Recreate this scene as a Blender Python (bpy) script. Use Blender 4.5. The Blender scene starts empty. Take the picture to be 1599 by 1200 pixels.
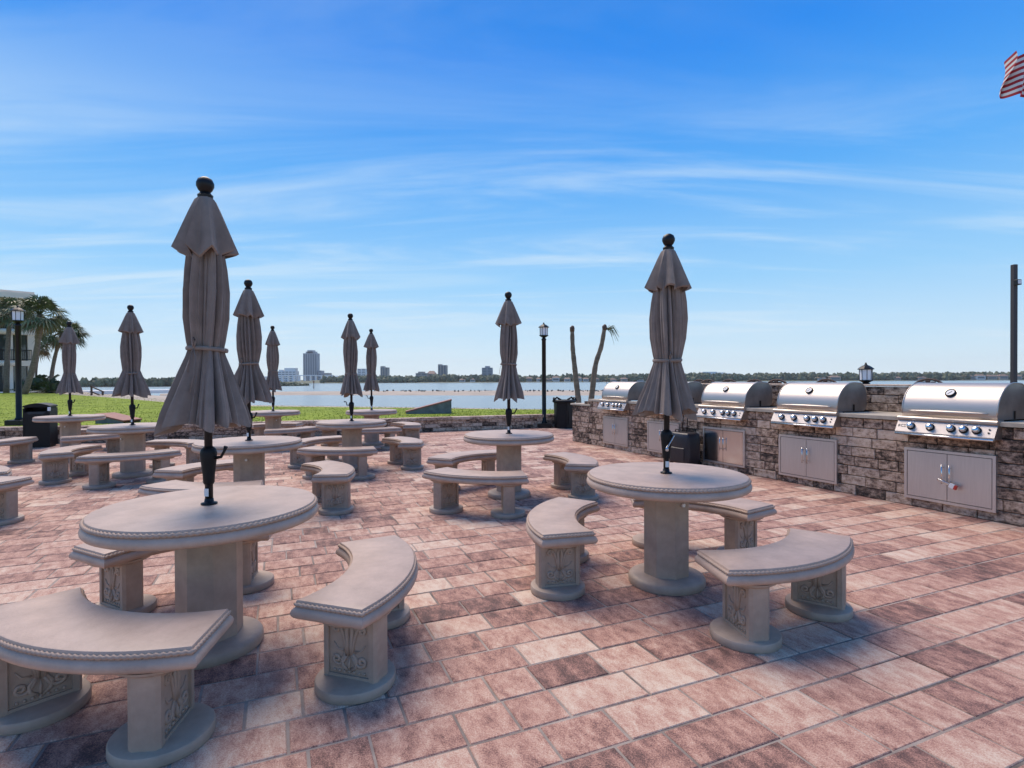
import bpy, math, random
from mathutils import Vector, Matrix, noise
PI = math.pi
rnd = random.Random(7)
scn = bpy.context.scene
C = scn.collection

# ------------------------------------------------------------ camera
CAM_H = 1.40
FPX = 860.0
PITCH, ROLL = math.radians(-0.466), math.radians(-0.25)
cam_d = bpy.data.cameras.new('camera')
cam = bpy.data.objects.new('camera', cam_d)
C.objects.link(cam)
cam_d.sensor_width = 36.0
cam_d.lens = 36.0 * FPX / 1599.0
cam_d.clip_start = 0.05
cam_d.clip_end = 20000
RC = Matrix.Rotation(PI / 2 + PITCH, 3, 'X') @ Matrix.Rotation(ROLL, 3, 'Z')
cam.matrix_world = Matrix.Translation((0, 0, CAM_H)) @ RC.to_4x4()
scn.camera = cam

# ------------------------------------------------------------ sky, sun, exposure
SUN_EL, SUN_AZ = math.radians(57), math.radians(-32)     # azimuth from +Y towards +X
EXPO, SKY_STR = 0.68, 0.15
SKY_GAIN = 1.0 / (SKY_STR * 2 ** EXPO)
w = bpy.data.worlds.new('World'); scn.world = w; w.use_nodes = True
nt = w.node_tree; nt.nodes.clear()
def N(t, typ, **kw):
    n = t.nodes.new(typ)
    for k, v in kw.items():
        setattr(n, k, v)
    return n
out = N(nt, 'ShaderNodeOutputWorld'); bg = N(nt, 'ShaderNodeBackground')
sky = N(nt, 'ShaderNodeTexSky', sky_type='NISHITA', sun_disc=False, sun_elevation=SUN_EL,
        sun_rotation=SUN_AZ, altitude=0, air_density=1.0, dust_density=0.25, ozone_density=3.0)
tc = N(nt, 'ShaderNodeTexCoord')
sep = N(nt, 'ShaderNodeSeparateXYZ'); nt.links.new(tc.outputs['Generated'], sep.inputs[0])
def M2(op, a, b=None, t=nt):
    n = N(t, 'ShaderNodeMath', operation=op)
    for i, v in enumerate((a, b)):
        if v is None: continue
        if isinstance(v, (int, float)): n.inputs[i].default_value = v
        else: t.links.new(v, n.inputs[i])
    return n.outputs[0]
zz = M2('ADD', M2('MAXIMUM', sep.outputs[2], 0.0), 0.07)
cu = M2('DIVIDE', sep.outputs[0], zz); cv = M2('DIVIDE', sep.outputs[1], zz)
comb = N(nt, 'ShaderNodeCombineXYZ'); nt.links.new(cu, comb.inputs[0]); nt.links.new(cv, comb.inputs[1])
mp = N(nt, 'ShaderNodeMapping'); nt.links.new(comb.outputs[0], mp.inputs[0])
mp.inputs['Rotation'].default_value = (0, 0, math.radians(8)); mp.inputs['Scale'].default_value = (0.24, 1.0, 1)
mp.inputs['Location'].default_value = (5.3, 2.9, 0)
n1 = N(nt, 'ShaderNodeTexNoise'); nt.links.new(mp.outputs[0], n1.inputs['Vector'])
n1.inputs['Scale'].default_value = 1.5; n1.inputs['Detail'].default_value = 12; n1.inputs['Roughness'].default_value = 0.60; n1.inputs['Distortion'].default_value = 0.9
mp2 = N(nt, 'ShaderNodeMapping'); nt.links.new(comb.outputs[0], mp2.inputs[0])
mp2.inputs['Scale'].default_value = (0.12, 0.2, 1); mp2.inputs['Location'].default_value = (0.6, 4.2, 0)
n2 = N(nt, 'ShaderNodeTexNoise'); nt.links.new(mp2.outputs[0], n2.inputs['Vector']); n2.inputs['Scale'].default_value = 1.3; n2.inputs['Detail'].default_value = 3
mask = M2('MULTIPLY', n1.outputs['Fac'], M2('ADD', n2.outputs['Fac'], 0.5))
mr = N(nt, 'ShaderNodeMapRange', interpolation_type='SMOOTHSTEP'); nt.links.new(mask, mr.inputs[0])
mr.inputs[1].default_value = 0.42; mr.inputs[2].default_value = 0.76; mr.inputs[3].default_value = 0.0; mr.inputs[4].default_value = 0.62
ramp = N(nt, 'ShaderNodeValToRGB'); nt.links.new(M2('MAXIMUM', sep.outputs[2], 0.0), ramp.inputs[0])
el = ramp.color_ramp.elements
el[0].position = 0.0; el[0].color = (.82, .95, 1.0, 1); el[1].position = 1.0; el[1].color = (.04, .18, .55, 1)
for p_, c_ in ((.06, (.60, .81, .97)), (.17, (.32, .64, .97)), (.33, (.10, .42, .94)), (.50, (.016, .255, .86)), (.62, (.018, .22, .76))):
    q_ = el.new(p_); q_.color = (*c_, 1)
gs = N(nt, 'ShaderNodeVectorMath', operation='SCALE'); nt.links.new(ramp.outputs[0], gs.inputs[0]); gs.inputs['Scale'].default_value = SKY_GAIN
hs = N(nt, 'ShaderNodeMix', data_type='RGBA'); hs.inputs['Factor'].default_value = .97
nt.links.new(sky.outputs[0], hs.inputs['A']); nt.links.new(gs.outputs[0], hs.inputs['B'])
mix = N(nt, 'ShaderNodeMix', data_type='RGBA'); fade = N(nt, 'ShaderNodeMapRange', interpolation_type='SMOOTHSTEP'); nt.links.new(sep.outputs[2], fade.inputs[0])
fade.inputs[1].default_value = .24; fade.inputs[2].default_value = .46; fade.inputs[3].default_value = 1.0; fade.inputs[4].default_value = .22
nt.links.new(M2('MULTIPLY', mr.outputs[0], fade.outputs[0]), mix.inputs['Factor'])
nt.links.new(hs.outputs['Result'], mix.inputs['A']); mix.inputs['B'].default_value = tuple(SKY_GAIN * v for v in (.74, .88, .98)) + (1,)
nt.links.new(mix.outputs['Result'], bg.inputs[0]); bg.inputs[1].default_value = SKY_STR
nt.links.new(bg.outputs[0], out.inputs[0])

sd = bpy.data.lights.new('sun', 'SUN'); sun = bpy.data.objects.new('sun', sd); C.objects.link(sun)
sd.energy = 2.5; sd.angle = math.radians(42.0); sd.color = (1.0, 0.84, 0.68)
sdir = Vector((math.sin(SUN_AZ) * math.cos(SUN_EL), math.cos(SUN_AZ) * math.cos(SUN_EL), math.sin(SUN_EL)))
sun.rotation_euler = sdir.to_track_quat('Z', 'Y').to_euler()
sun.location = sdir * 50
vs = scn.view_settings; vs.view_transform = 'Standard'; vs.look = 'None'; vs.gamma = 1; vs.use_curve_mapping = False
vs.exposure = EXPO
scn.cycles.use_denoising = True
scn.cycles.max_bounces = 6; scn.cycles.transparent_max_bounces = 8

def ray(x, y):
    return RC @ Vector(((x - 799.5) / FPX, (600 - y) / FPX, -1.0))
def G(x, y, z=0.0):
    d = ray(x, y); t = (z - CAM_H) / d.z
    return Vector((d.x * t, d.y * t, z))
def AT(x, y, Y):                        # point on the pixel's ray at depth Y
    d = ray(x, y); t = Y / d.y
    return Vector((d.x * t, Y, CAM_H + d.z * t))

# ------------------------------------------------------------ mesh helpers
class MB:
    def __init__(s): s.v = []; s.f = []; s.sm = []; s.col = []; s.cc = None
    def _f(s, f, smooth=False):
        s.f.append(f); s.sm.append(smooth); s.col.append(s.cc)
    def box(s, x0, x1, y0, y1, z0, z1, ch=0.0, m=None):
        b = len(s.v)
        if ch <= 0:
            P = [(x, y, z) for z in (z0, z1) for y in (y0, y1) for x in (x0, x1)]
            s.v += [tuple(m @ Vector(p)) if m else p for p in P]
            for f in ((0, 2, 3, 1), (4, 5, 7, 6), (0, 1, 5, 4), (2, 6, 7, 3), (0, 4, 6, 2), (1, 3, 7, 5)):
                s._f(tuple(b + i for i in f))
        else:
            rings = [[(x0, y0, z0), (x1, y0, z0), (x1, y1, z0), (x0, y1, z0)],
                     [(x0, y0, z1 - ch), (x1, y0, z1 - ch), (x1, y1, z1 - ch), (x0, y1, z1 - ch)],
                     [(x0 + ch, y0 + ch, z1), (x1 - ch, y0 + ch, z1), (x1 - ch, y1 - ch, z1), (x0 + ch, y1 - ch, z1)]]
            P = [p for r in rings for p in r]
            s.v += [tuple(m @ Vector(p)) if m else p for p in P]
            for k in (0, 4):
                for i in range(4):
                    j = (i + 1) % 4
                    s._f((b + k + i, b + k + j, b + k + 4 + j, b + k + 4 + i))
            s._f((b + 8, b + 9, b + 10, b + 11)); s._f((b + 3, b + 2, b + 1, b))
        return s
    def loops(s, rings, closed=True, cap0=False, cap1=False, smooth=True):
        b = len(s.v); n = len(rings[0])
        for r in rings: s.v += [tuple(p) for p in r]
        for k in range(len(rings) - 1):
            for i in range(n if closed else n - 1):
                j = (i + 1) % n
                s._f((b + k * n + i, b + k * n + j, b + (k + 1) * n + j, b + (k + 1) * n + i), smooth)
        if cap0: s._f(tuple(b + i for i in reversed(range(n))))
        if cap1: s._f(tuple(b + (len(rings) - 1) * n + i for i in range(n)))
        return s
    def lathe(s, prof, n=32, cx=0, cy=0, cap0=True, cap1=True, smooth=True, sx=1, sy=1):
        rings = [[(cx + r * sx * math.cos(2 * PI * i / n), cy + r * sy * math.sin(2 * PI * i / n), z) for i in range(n)] for r, z in prof]
        return s.loops(rings, True, cap0, cap1, smooth)
    def tube(s, pts, r, n=6, cap=True, smooth=True, flat=1.0):
        pts = [Vector(p) for p in pts]; rings = []
        rr = r if isinstance(r, (list, tuple)) else [r] * len(pts)
        up = None
        for i, p in enumerate(pts):
            d = (pts[min(i + 1, len(pts) - 1)] - pts[max(i - 1, 0)])
            d = d.normalized() if d.length > 1e-9 else Vector((0, 0, 1))
            if up is None: up = Vector((0, 0, 1)) if abs(d.z) < .9 else Vector((1, 0, 0))
            a = d.cross(up)
            a = a.normalized() if a.length > 1e-6 else d.orthogonal().normalized()
            bb = a.cross(d).normalized(); up = bb
            rings.append([p + rr[i] * (a * math.cos(2 * PI * k / n) + flat * bb * math.sin(2 * PI * k / n)) for k in range(n)])
        return s.loops(rings, True, cap, cap, smooth)
    def prism(s, poly, x0, x1, smooth=False):      # poly in (y,z), extruded along x
        r0 = [(x0, y, z) for y, z in poly]; r1 = [(x1, y, z) for y, z in poly]
        return s.loops([r0, r1], True, True, True, smooth)
    def build(s, name, mat, parent=None, kind=None, angle=None):
        me = bpy.data.meshes.new(name); me.from_pydata(s.v, [], s.f)
        me.polygons.foreach_set('use_smooth', s.sm)
        if any(c is not None for c in s.col):
            at = me.color_attributes.new('tone', 'FLOAT_COLOR', 'CORNER')
            buf = []
            for p, c in zip(me.polygons, s.col):
                buf += list(c or (0.5, 0.5, 0.5, 1)) * p.loop_total
            at.data.foreach_set('color', buf)
        me.materials.append(mat); me.update()
        if angle: me.set_sharp_from_angle(angle=angle)
        return link(name, me, parent, kind)
def link(name, me, parent=None, kind=None):
    o = bpy.data.objects.new(name, me); C.objects.link(o)
    if parent: o.parent = parent
    if kind: o['kind'] = kind
    return o
def tag(o, label, cat, group=None):
    o['label'] = label; o['category'] = cat
    if group: o['group'] = group
    return o
def thing(name, label, cat, loc=(0, 0, 0), rz=0.0, group=None):
    o = bpy.data.objects.new(name, None); C.objects.link(o); o.empty_display_size = .2
    o.location = loc; o.rotation_euler = (0, 0, rz)
    return tag(o, label, cat, group)
def children(o): return [c for c in C.objects if c.parent == o]
def copy_tree(o, parent=None):
    c = o.copy(); C.objects.link(c); c.parent = parent
    for ch in list(o.children): copy_tree(ch, c)
    return c

# ------------------------------------------------------------ materials
def mat(name, base, rough=.6, metal=0.0, spec=.5, coat=0.0, noise_amt=0.0, nscale=8.0, bump=0.0, bscale=60.0, stretch=None, dark=None):
    m = bpy.data.materials.new(name); m.use_nodes = True; t = m.node_tree
    b = t.nodes['Principled BSDF']
    b.inputs['Base Color'].default_value = (*base, 1); b.inputs['Roughness'].default_value = rough
    b.inputs['Metallic'].default_value = metal; b.inputs['Specular IOR Level'].default_value = spec
    b.inputs['Coat Weight'].default_value = coat
    if noise_amt or bump:
        co = N(t, 'ShaderNodeTexCoord'); src = co.outputs['Object']
        if stretch:
            mpn = N(t, 'ShaderNodeMapping'); mpn.inputs['Scale'].default_value = stretch
            t.links.new(src, mpn.inputs[0]); src = mpn.outputs[0]
        if noise_amt:
            nz = N(t, 'ShaderNodeTexNoise'); nz.inputs['Scale'].default_value = nscale; nz.inputs['Detail'].default_value = 6; nz.inputs['Roughness'].default_value = .62
            t.links.new(src, nz.inputs['Vector'])
            cr = N(t, 'ShaderNodeValToRGB'); cr.color_ramp.elements[0].position = .3; cr.color_ramp.elements[1].position = .72
            d = dark or tuple(c * (1 - noise_amt) for c in base); l = tuple(min(1, c * (1 + noise_amt * .6)) for c in base)
            cr.color_ramp.elements[0].color = (*d, 1); cr.color_ramp.elements[1].color = (*l, 1)
            t.links.new(nz.outputs['Fac'], cr.inputs[0]); t.links.new(cr.outputs[0], b.inputs['Base Color'])
        if bump:
            nb = N(t, 'ShaderNodeTexNoise'); nb.inputs['Scale'].default_value = bscale; nb.inputs['Detail'].default_value = 5
            t.links.new(src, nb.inputs['Vector'])
            bp = N(t, 'ShaderNodeBump'); bp.inputs['Strength'].default_value = bump; bp.inputs['Distance'].default_value = .01
            t.links.new(nb.outputs['Fac'], bp.inputs['Height']); t.links.new(bp.outputs[0], b.inputs['Normal'])
    return m

def tone_mat(name, ramp, streak=(1, 1, 1), rot=0.0, patch=.5, rough=.75, nscale=6.0, speck=.25, bump=.35, center=.5):
    # every piece has its own random tone (attribute) and its own patch of blotches
    m = bpy.data.materials.new(name); m.use_nodes = True; t = m.node_tree; b = t.nodes['Principled BSDF']
    at = N(t, 'ShaderNodeAttribute', attribute_name='tone'); sp = N(t, 'ShaderNodeSeparateColor'); t.links.new(at.outputs['Color'], sp.inputs[0])
    co = N(t, 'ShaderNodeTexCoord')
    mp = N(t, 'ShaderNodeMapping'); t.links.new(co.outputs['Object'], mp.inputs[0])
    mp.inputs['Rotation'].default_value = (0, 0, rot)
    va = N(t, 'ShaderNodeVectorMath', operation='MULTIPLY'); t.links.new(mp.outputs[0], va.inputs[0]); va.inputs[1].default_value = streak
    off = N(t, 'ShaderNodeVectorMath', operation='SCALE'); t.links.new(at.outputs['Color'], off.inputs[0]); off.inputs['Scale'].default_value = 37.0
    ad = N(t, 'ShaderNodeVectorMath', operation='ADD'); t.links.new(va.outputs[0], ad.inputs[0]); t.links.new(off.outputs[0], ad.inputs[1])
    nz = N(t, 'ShaderNodeTexNoise'); nz.inputs['Scale'].default_value = nscale; nz.inputs['Detail'].default_value = 9; nz.inputs['Roughness'].default_value = .74
    t.links.new(ad.outputs[0], nz.inputs['Vector'])
    n2 = N(t, 'ShaderNodeTexNoise'); n2.inputs['Scale'].default_value = 170; n2.inputs['Detail'].default_value = 4; n2.inputs['Roughness'].default_value = .7
    t.links.new(co.outputs['Object'], n2.inputs['Vector'])
    a = M2('MULTIPLY', M2('SUBTRACT', nz.outputs['Fac'], .5, t), patch * 3.2, t)
    c = M2('MULTIPLY', M2('SUBTRACT', n2.outputs['Fac'], .5, t), speck, t)
    tot = M2('ADD', M2('ADD', a, c, t), M2('ADD', M2('MULTIPLY', M2('SUBTRACT', sp.outputs[0], .5, t), .62, t), center, t), t)
    cr = N(t, 'ShaderNodeValToRGB'); e = cr.color_ramp.elements
    e[0].position = ramp[0][0]; e[0].color = (*ramp[0][1], 1); e[1].position = ramp[-1][0]; e[1].color = (*ramp[-1][1], 1)
    for p, col in ramp[1:-1]:
        x = e.new(p); x.color = (*col, 1)
    t.links.new(tot, cr.inputs[0]); t.links.new(cr.outputs[0], b.inputs['Base Color'])
    b.inputs['Roughness'].default_value = rough; b.inputs['Specular IOR Level'].default_value = .35
    bp = N(t, 'ShaderNodeBump'); bp.inputs['Strength'].default_value = bump; bp.inputs['Distance'].default_value = .004
    t.links.new(M2('ADD', n2.outputs['Fac'], nz.outputs['Fac'], t), bp.inputs['Height']); t.links.new(bp.outputs[0], b.inputs['Normal'])
    return m

ROWA = math.radians(23.0)
MAT = {}
MAT['paver'] = tone_mat('paver_clay', [(0.0, (.10, .056, .048)), (.22, (.24, .122, .096)), (.44, (.43, .228, .168)), (.62, (.53, .32, .238)), (.80, (.60, .425, .315)), (1.0, (.67, .53, .41))],
                        streak=(1.0, .5, 1), rot=-ROWA, patch=.6, rough=.7, nscale=15.0, speck=1.6, bump=.6, center=.51)
MAT['stone'] = tone_mat('wall_stone', [(0.05, (.03, .023, .018)), (.28, (.11, .074, .054)), (.46, (.28, .185, .13)), (.66, (.50, .355, .255)), (1.0, (.66, .52, .40))],
                        streak=(1, 1, 1.5), patch=.85, rough=.85, nscale=13.0, speck=.9, bump=1.0, center=.53)
MAT['joint'] = mat('joint_sand', (.42, .35, .29), .95, noise_amt=.6, nscale=1.3, bump=.5, bscale=200, dark=(.05, .036, .033))
MAT['mortar'] = mat('dark_mortar', (.05, .042, .038), .95, noise_amt=.5)
MAT['concrete'] = mat('sealed_concrete', (.49, .355, .275), .5, spec=.4, coat=.06, noise_amt=.2, nscale=7.0, bump=.16, bscale=90)
MAT['concrete'].node_tree.nodes['Principled BSDF'].inputs['Coat Roughness'].default_value = .25
MAT['rim'] = mat('rim_concrete', (.44, .32, .245), .7, noise_amt=.15, nscale=9.0)
MAT['leg'] = mat('cast_concrete', (.41, .31, .235), .55, noise_amt=.2, nscale=9.0, bump=.12, bscale=50)
MAT['fabric'] = mat('taupe_canvas', (.255, .198, .162), .92, spec=.2, noise_amt=.18, nscale=14, bump=.25, bscale=420)
MAT['fabric'].node_tree.nodes['Principled BSDF'].inputs['Sheen Weight'].default_value = .25
MAT['black'] = mat('black_metal', (.009, .009, .010), .4, spec=.3, noise_amt=.2)
MAT['plastic'] = mat('black_plastic', (.009, .009, .010), .5, spec=.25, bump=.1, bscale=90, noise_amt=.15)
MAT['vinyl'] = mat('black_vinyl', (.012, .012, .018), .42, bump=.5, bscale=9)
MAT['chrome'] = mat('chrome', (.72, .71, .69), .18, metal=1)
MAT['steel'] = mat('brushed_steel', (.52, .47, .425), .46, metal=1, noise_amt=.06, nscale=3, bump=.05, bscale=40, stretch=(2, 40, 60))
MAT['door'] = mat('door_steel', (.60, .56, .53), .42, metal=.85, noise_amt=.08, nscale=2.5, bump=.03, bscale=30, stretch=(60, 4, 2))
MAT['mirror'] = mat('polished_steel', (.58, .57, .56), .14, metal=1, bump=.12, bscale=2.2)
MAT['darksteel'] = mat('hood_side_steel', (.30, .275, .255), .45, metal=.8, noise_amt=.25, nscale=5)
MAT['cap'] = mat('cream_capstone', (.50, .43, .33), .7, noise_amt=.3, nscale=5, bump=.3)
MAT['red'] = mat('red_plastic', (.45, .03, .02), .4)
MAT['brass'] = mat('pale_brass', (.6, .5, .33), .35, metal=.8)
MAT['white'] = mat('white_paint', (.75, .74, .72), .5)
MAT['frost'] = mat('frosted_glass', (.78, .79, .80), .35, spec=.5)
MAT['wood'] = mat('weathered_wood', (.11, .062, .045), .75, noise_amt=.4, nscale=10, stretch=(6, 6, 1))
MAT['woodred'] = mat('reddish_board', (.30, .10, .07), .6, noise_amt=.25)
MAT['greyside'] = mat('grey_board', (.16, .17, .17), .7, noise_amt=.4, nscale=6)
MAT['sand'] = mat('pale_sand', (.47, .39, .30), .95, noise_amt=.22, nscale=.12, bump=.3, bscale=2)
MAT['bark'] = mat('palm_bark', (.21, .155, .115), .9, noise_amt=.5, nscale=5, bump=1.0, bscale=14, stretch=(1, 1, 3))
MAT['leaf'] = mat('palm_leaf', (.12, .15, .055), .5, noise_amt=.5, nscale=1.3)
MAT['leafdry'] = mat('dry_palm_leaf', (.21, .145, .06), .7, noise_amt=.4, nscale=2)
MAT['bush'] = mat('shrub_leaf', (.045, .075, .025), .6, noise_amt=.5, nscale=2)
MAT['woods'] = mat('far_foliage', (.13, .145, .075), .85, noise_amt=.6, nscale=.12, bump=1.0, bscale=.5)
MAT['stucco'] = mat('beige_stucco', (.84, .72, .58), .85, noise_amt=.08, nscale=.6)
MAT['glass'] = mat('window_glass', (.045, .07, .075), .06, spec=.9)
MAT['pale'] = mat('far_white_wall', (.8, .78, .76), .8)
MAT['tan'] = mat('far_tan_wall', (.42, .36, .31), .8)
MAT['greyb'] = mat('far_grey_wall', (.36, .37, .39), .8)
MAT['farglass'] = mat('far_window_band', (.10, .13, .16), .3)
MAT['roof'] = mat('far_roof', (.30, .20, .15), .8)
MAT['bird'] = mat('bird_feathers', (.06, .055, .05), .8)

def grass_mat():
    m = mat('lawn_grass', (.25, .31, .042), .9, spec=.1, noise_amt=.45, nscale=1.4, bump=.5, bscale=28, dark=(.16, .21, .03))
    m.node_tree.nodes['Principled BSDF'].inputs['Subsurface Weight'].default_value = 0.0
    return m
MAT['grass'] = grass_mat()
m = bpy.data.materials.new('sea_water'); m.use_nodes = True; t = m.node_tree; b = t.nodes['Principled BSDF']
b.inputs['Base Color'].default_value = (.30, .34, .32, 1); b.inputs['Roughness'].default_value = .2; b.inputs['IOR'].default_value = 1.33
co = N(t, 'ShaderNodeTexCoord'); mp = N(t, 'ShaderNodeMapping'); mp.inputs['Scale'].default_value = (.35, 1, 1); t.links.new(co.outputs['Object'], mp.inputs[0])
nz = N(t, 'ShaderNodeTexNoise'); nz.inputs['Scale'].default_value = .55; nz.inputs['Detail'].default_value = 9; nz.inputs['Roughness'].default_value = .7
t.links.new(mp.outputs[0], nz.inputs['Vector'])
bp = N(t, 'ShaderNodeBump'); bp.inputs['Strength'].default_value = .55; bp.inputs['Distance'].default_value = .5
t.links.new(nz.outputs['Fac'], bp.inputs['Height']); t.links.new(bp.outputs[0], b.inputs['Normal']); MAT['water'] = m

# ------------------------------------------------------------ ground, lawn, water, shore
WATER_Z = -3.6
mb = MB(); mb.v = [(-2600, 12, WATER_Z), (2600, 12, WATER_Z), (2600, 3600, WATER_Z), (-2600, 3600, WATER_Z)]; mb._f((0, 1, 2, 3))
sea = mb.build('water', MAT['water'], kind='structure')
mb = MB(); mb.v = [(-400, -200, -4.2), (400, -200, -4.2), (400, 60, -4.2), (-400, 60, -4.2)]; mb._f((0, 1, 2, 3))
mb.build('ground', MAT['sand'], kind='structure')

LAWN_Z = .33
edge = [G(1400, 641, LAWN_Z), G(1000, 640, LAWN_Z), G(840, 639.2, LAWN_Z), G(720, 637.5, LAWN_Z), G(600, 635.6, LAWN_Z), G(500, 634.4, LAWN_Z), G(400, 633.2, LAWN_Z), G(330, 630, LAWN_Z), G(270, 625.6, LAWN_Z),
        G(220, 620.8, LAWN_Z), G(170, 616.6, LAWN_Z), G(130, 613.3, LAWN_Z), Vector((-60, 72, LAWN_Z)), Vector((-120, 90, LAWN_Z))]
def smooth_line(pts, k=4):
    o = []
    for i in range(len(pts) - 1):
        p0, p1, p2, p3 = pts[max(i - 1, 0)], pts[i], pts[i + 1], pts[min(i + 2, len(pts) - 1)]
        for j in range(k):
            u = j / k
            o.append(.5 * ((2 * p1) + (p2 - p0) * u + (2 * p0 - 5 * p1 + 4 * p2 - p3) * u * u + (3 * p1 - p0 - 3 * p2 + p3) * u ** 3))
    o.append(pts[-1]); return o
edge = smooth_line(edge)
near = []
WALL_A, WALL_B = Vector((2.9, 17.02, 0)), Vector((-8.3, 13.1, 0))     # back face line of the low wall
for e in edge:
    # matching inner point near the low wall
    u = min(1, max(0, (e.x - 2.9) / (-11.2))) if e.x < 2.9 else 0
    near.append(None)
inner = [Vector((24, 17.0, LAWN_Z)), Vector((2.9, 16.9, LAWN_Z)), Vector((-8.3, 13.0, LAWN_Z)), Vector((-11.6, 12.55, LAWN_Z)), Vector((-16, 11.6, LAWN_Z)), Vector((-120, 8, LAWN_Z))]
def resample(pts, n):
    L = [0]
    for a, bb in zip(pts, pts[1:]): L.append(L[-1] + (bb - a).length)
    o = []
    for i in range(n):
        s = L[-1] * i / (n - 1); k = 0
        while k < len(L) - 2 and L[k + 1] < s: k += 1
        u = (s - L[k]) / max(1e-9, L[k + 1] - L[k]); o.append(pts[k].lerp(pts[k + 1], u))
    return o
NL = 60
E_ = [edge[0] + Vector((20, 0, 0))] + edge
er = resample(E_, NL); ir = resample(inner, NL)
mb = MB()
rows = [[a.lerp(bb, v) for a, bb in zip(ir, er)] for v in (0, .25, .5, .75, .93)]
# sloping bank down to the water beyond the edge
bank1 = []; bank2 = []
for i, e in enumerate(er):
    tdir = (er[min(i + 1, NL - 1)] - er[max(i - 1, 0)]).normalized(); nrm = Vector((tdir.y, -tdir.x, 0))
    if nrm.y < 0: nrm = -nrm
    bank1.append(e + nrm * 1.2 + Vector((0, 0, -.35))); bank2.append(e + nrm * 11 + Vector((0, 0, WATER_Z - .4 - LAWN_Z)))
mb.loops(rows, False, smooth=False)
lawn = mb.build('lawn', MAT['grass'], kind='structure')
mb = MB(); mb.loops([rows[-1], er, bank1, bank2], False, smooth=True); mb.build('beach_bank', MAT['sand'], kind='structure')
# short grass blades where the lawn is close
mb = MB(); r2 = random.Random(3)
for k in range(52000):
    i = r2.uniform(6, NL - 22); v = r2.random() ** 1.3
    i0 = int(i); a = ir[i0].lerp(ir[i0 + 1], i - i0); bb = er[i0].lerp(er[i0 + 1], i - i0)
    p = a.lerp(bb, v)
    if p.x > 14: continue
    h = r2.uniform(.012, .04); an = r2.uniform(0, PI); dx, dy = math.cos(an) * .012, math.sin(an) * .012
    lx, ly = r2.uniform(-.04, .04), r2.uniform(-.04, .04)
    n_ = len(mb.v); mb.v += [(p.x - dx, p.y - dy, p.z), (p.x + dx, p.y + dy, p.z), (p.x + lx, p.y + ly, p.z + h)]; mb._f((n_, n_ + 1, n_ + 2))
gb = mb.build('grass_blades', MAT['grass'], kind='stuff')
tag(gb, 'short bright green grass blades of the lawn beyond the low wall', 'grass')

def strip(name, near_px, far_px, z, m):
    a = smooth_line([G(x, y, z) for x, y in near_px]); bb = smooth_line([G(x, y, z) for x, y in far_px])
    n = max(len(a), len(bb)); a = resample(a, n); bb = resample(bb, n)
    lift = Vector((0, 0, .22)); mid = [p.lerp(q, .06) + lift for p, q in zip(a, bb)]; mid2 = [p.lerp(q, .94) + lift for p, q in zip(a, bb)]
    q_ = MB(); q_.loops([[p - Vector((0, 0, .3)) for p in a], mid, mid2, [p - Vector((0, 0, .3)) for p in bb]], False); return q_.build(name, m, kind='structure')
strip('sandbar', [(250, 618), (330, 617.2), (480, 617.0), (640, 617.3), (800, 617.6), (960, 617.4), (1150, 616.6)],
      [(250, 616), (330, 613.2), (480, 612.2), (640, 611.2), (800, 610.6), (960, 610.4), (1150, 611)], WATER_Z + .1, MAT['sand'])
strip('beach', [(128, 622), (200, 629), (300, 640), (420, 640)], [(128, 611.5), (180, 613.5), (262, 620), (360, 628.5)], WATER_Z + .25, MAT['sand'])
# birds resting along the far edge of the sandbar
mb = MB(); r3 = random.Random(12)
for k in range(130):
    px = r3.choice([r3.uniform(600, 760), r3.uniform(820, 1000), r3.uniform(560, 1000)])
    p = G(px, r3.uniform(610.9, 612.6), WATER_Z + .2); s_ = r3.uniform(.8, 1.5)
    mb.lathe([(.02, 0), (.13 * s_, .12 * s_), (.16 * s_, .25 * s_), (.07 * s_, .42 * s_), (.06 * s_, .52 * s_), (.01, .58 * s_)], 5, p.x, p.y, sx=1.7)
    for q in mb.v[-30:]: pass
    n_ = len(mb.v)
    for i in range(n_ - 30, n_): mb.v[i] = (mb.v[i][0], mb.v[i][1], mb.v[i][2] + p.z)
tag(mb.build('seabirds', MAT['bird'], kind='stuff'), 'flock of dark seabirds resting along the sandbar', 'birds')

# ------------------------------------------------------------ patio pavers
e1 = Vector((math.cos(ROWA), math.sin(ROWA), 0)); e2 = Vector((-math.sin(ROWA), math.cos(ROWA), 0))
GP0, GP1 = G(893.75, 688.75), G(1599, 823.75)
GD = (GP1 - GP0).normalized(); GI = Vector((-GD.y, GD.x, 0))          # along the grill wall, and into it
def in_patio(p):
    if p.y < -1.2 or p.x < -14.5: return False
    s = (p - GP0).dot(GD)
    if s > -.2 and (p - GP0).dot(GI) > .25: return False
    if p.y > 13.3 + (p.x + 8.3) * .350 + .25 and p.x > -8.3: return False
    if p.x <= -8.3 and p.y > 12.7 + .14 * (p.x + 8.3): return False
    if p.x > 7: return False
    return True
patio = bpy.data.objects.new('patio', None); C.objects.link(patio); patio['kind'] = 'structure'
mb = MB(); mb.v = [(-16, -3, -.012), (9, -3, -.012), (9, 19, -.012), (-16, 19, -.012)]; mb._f((0, 1, 2, 3))
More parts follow.
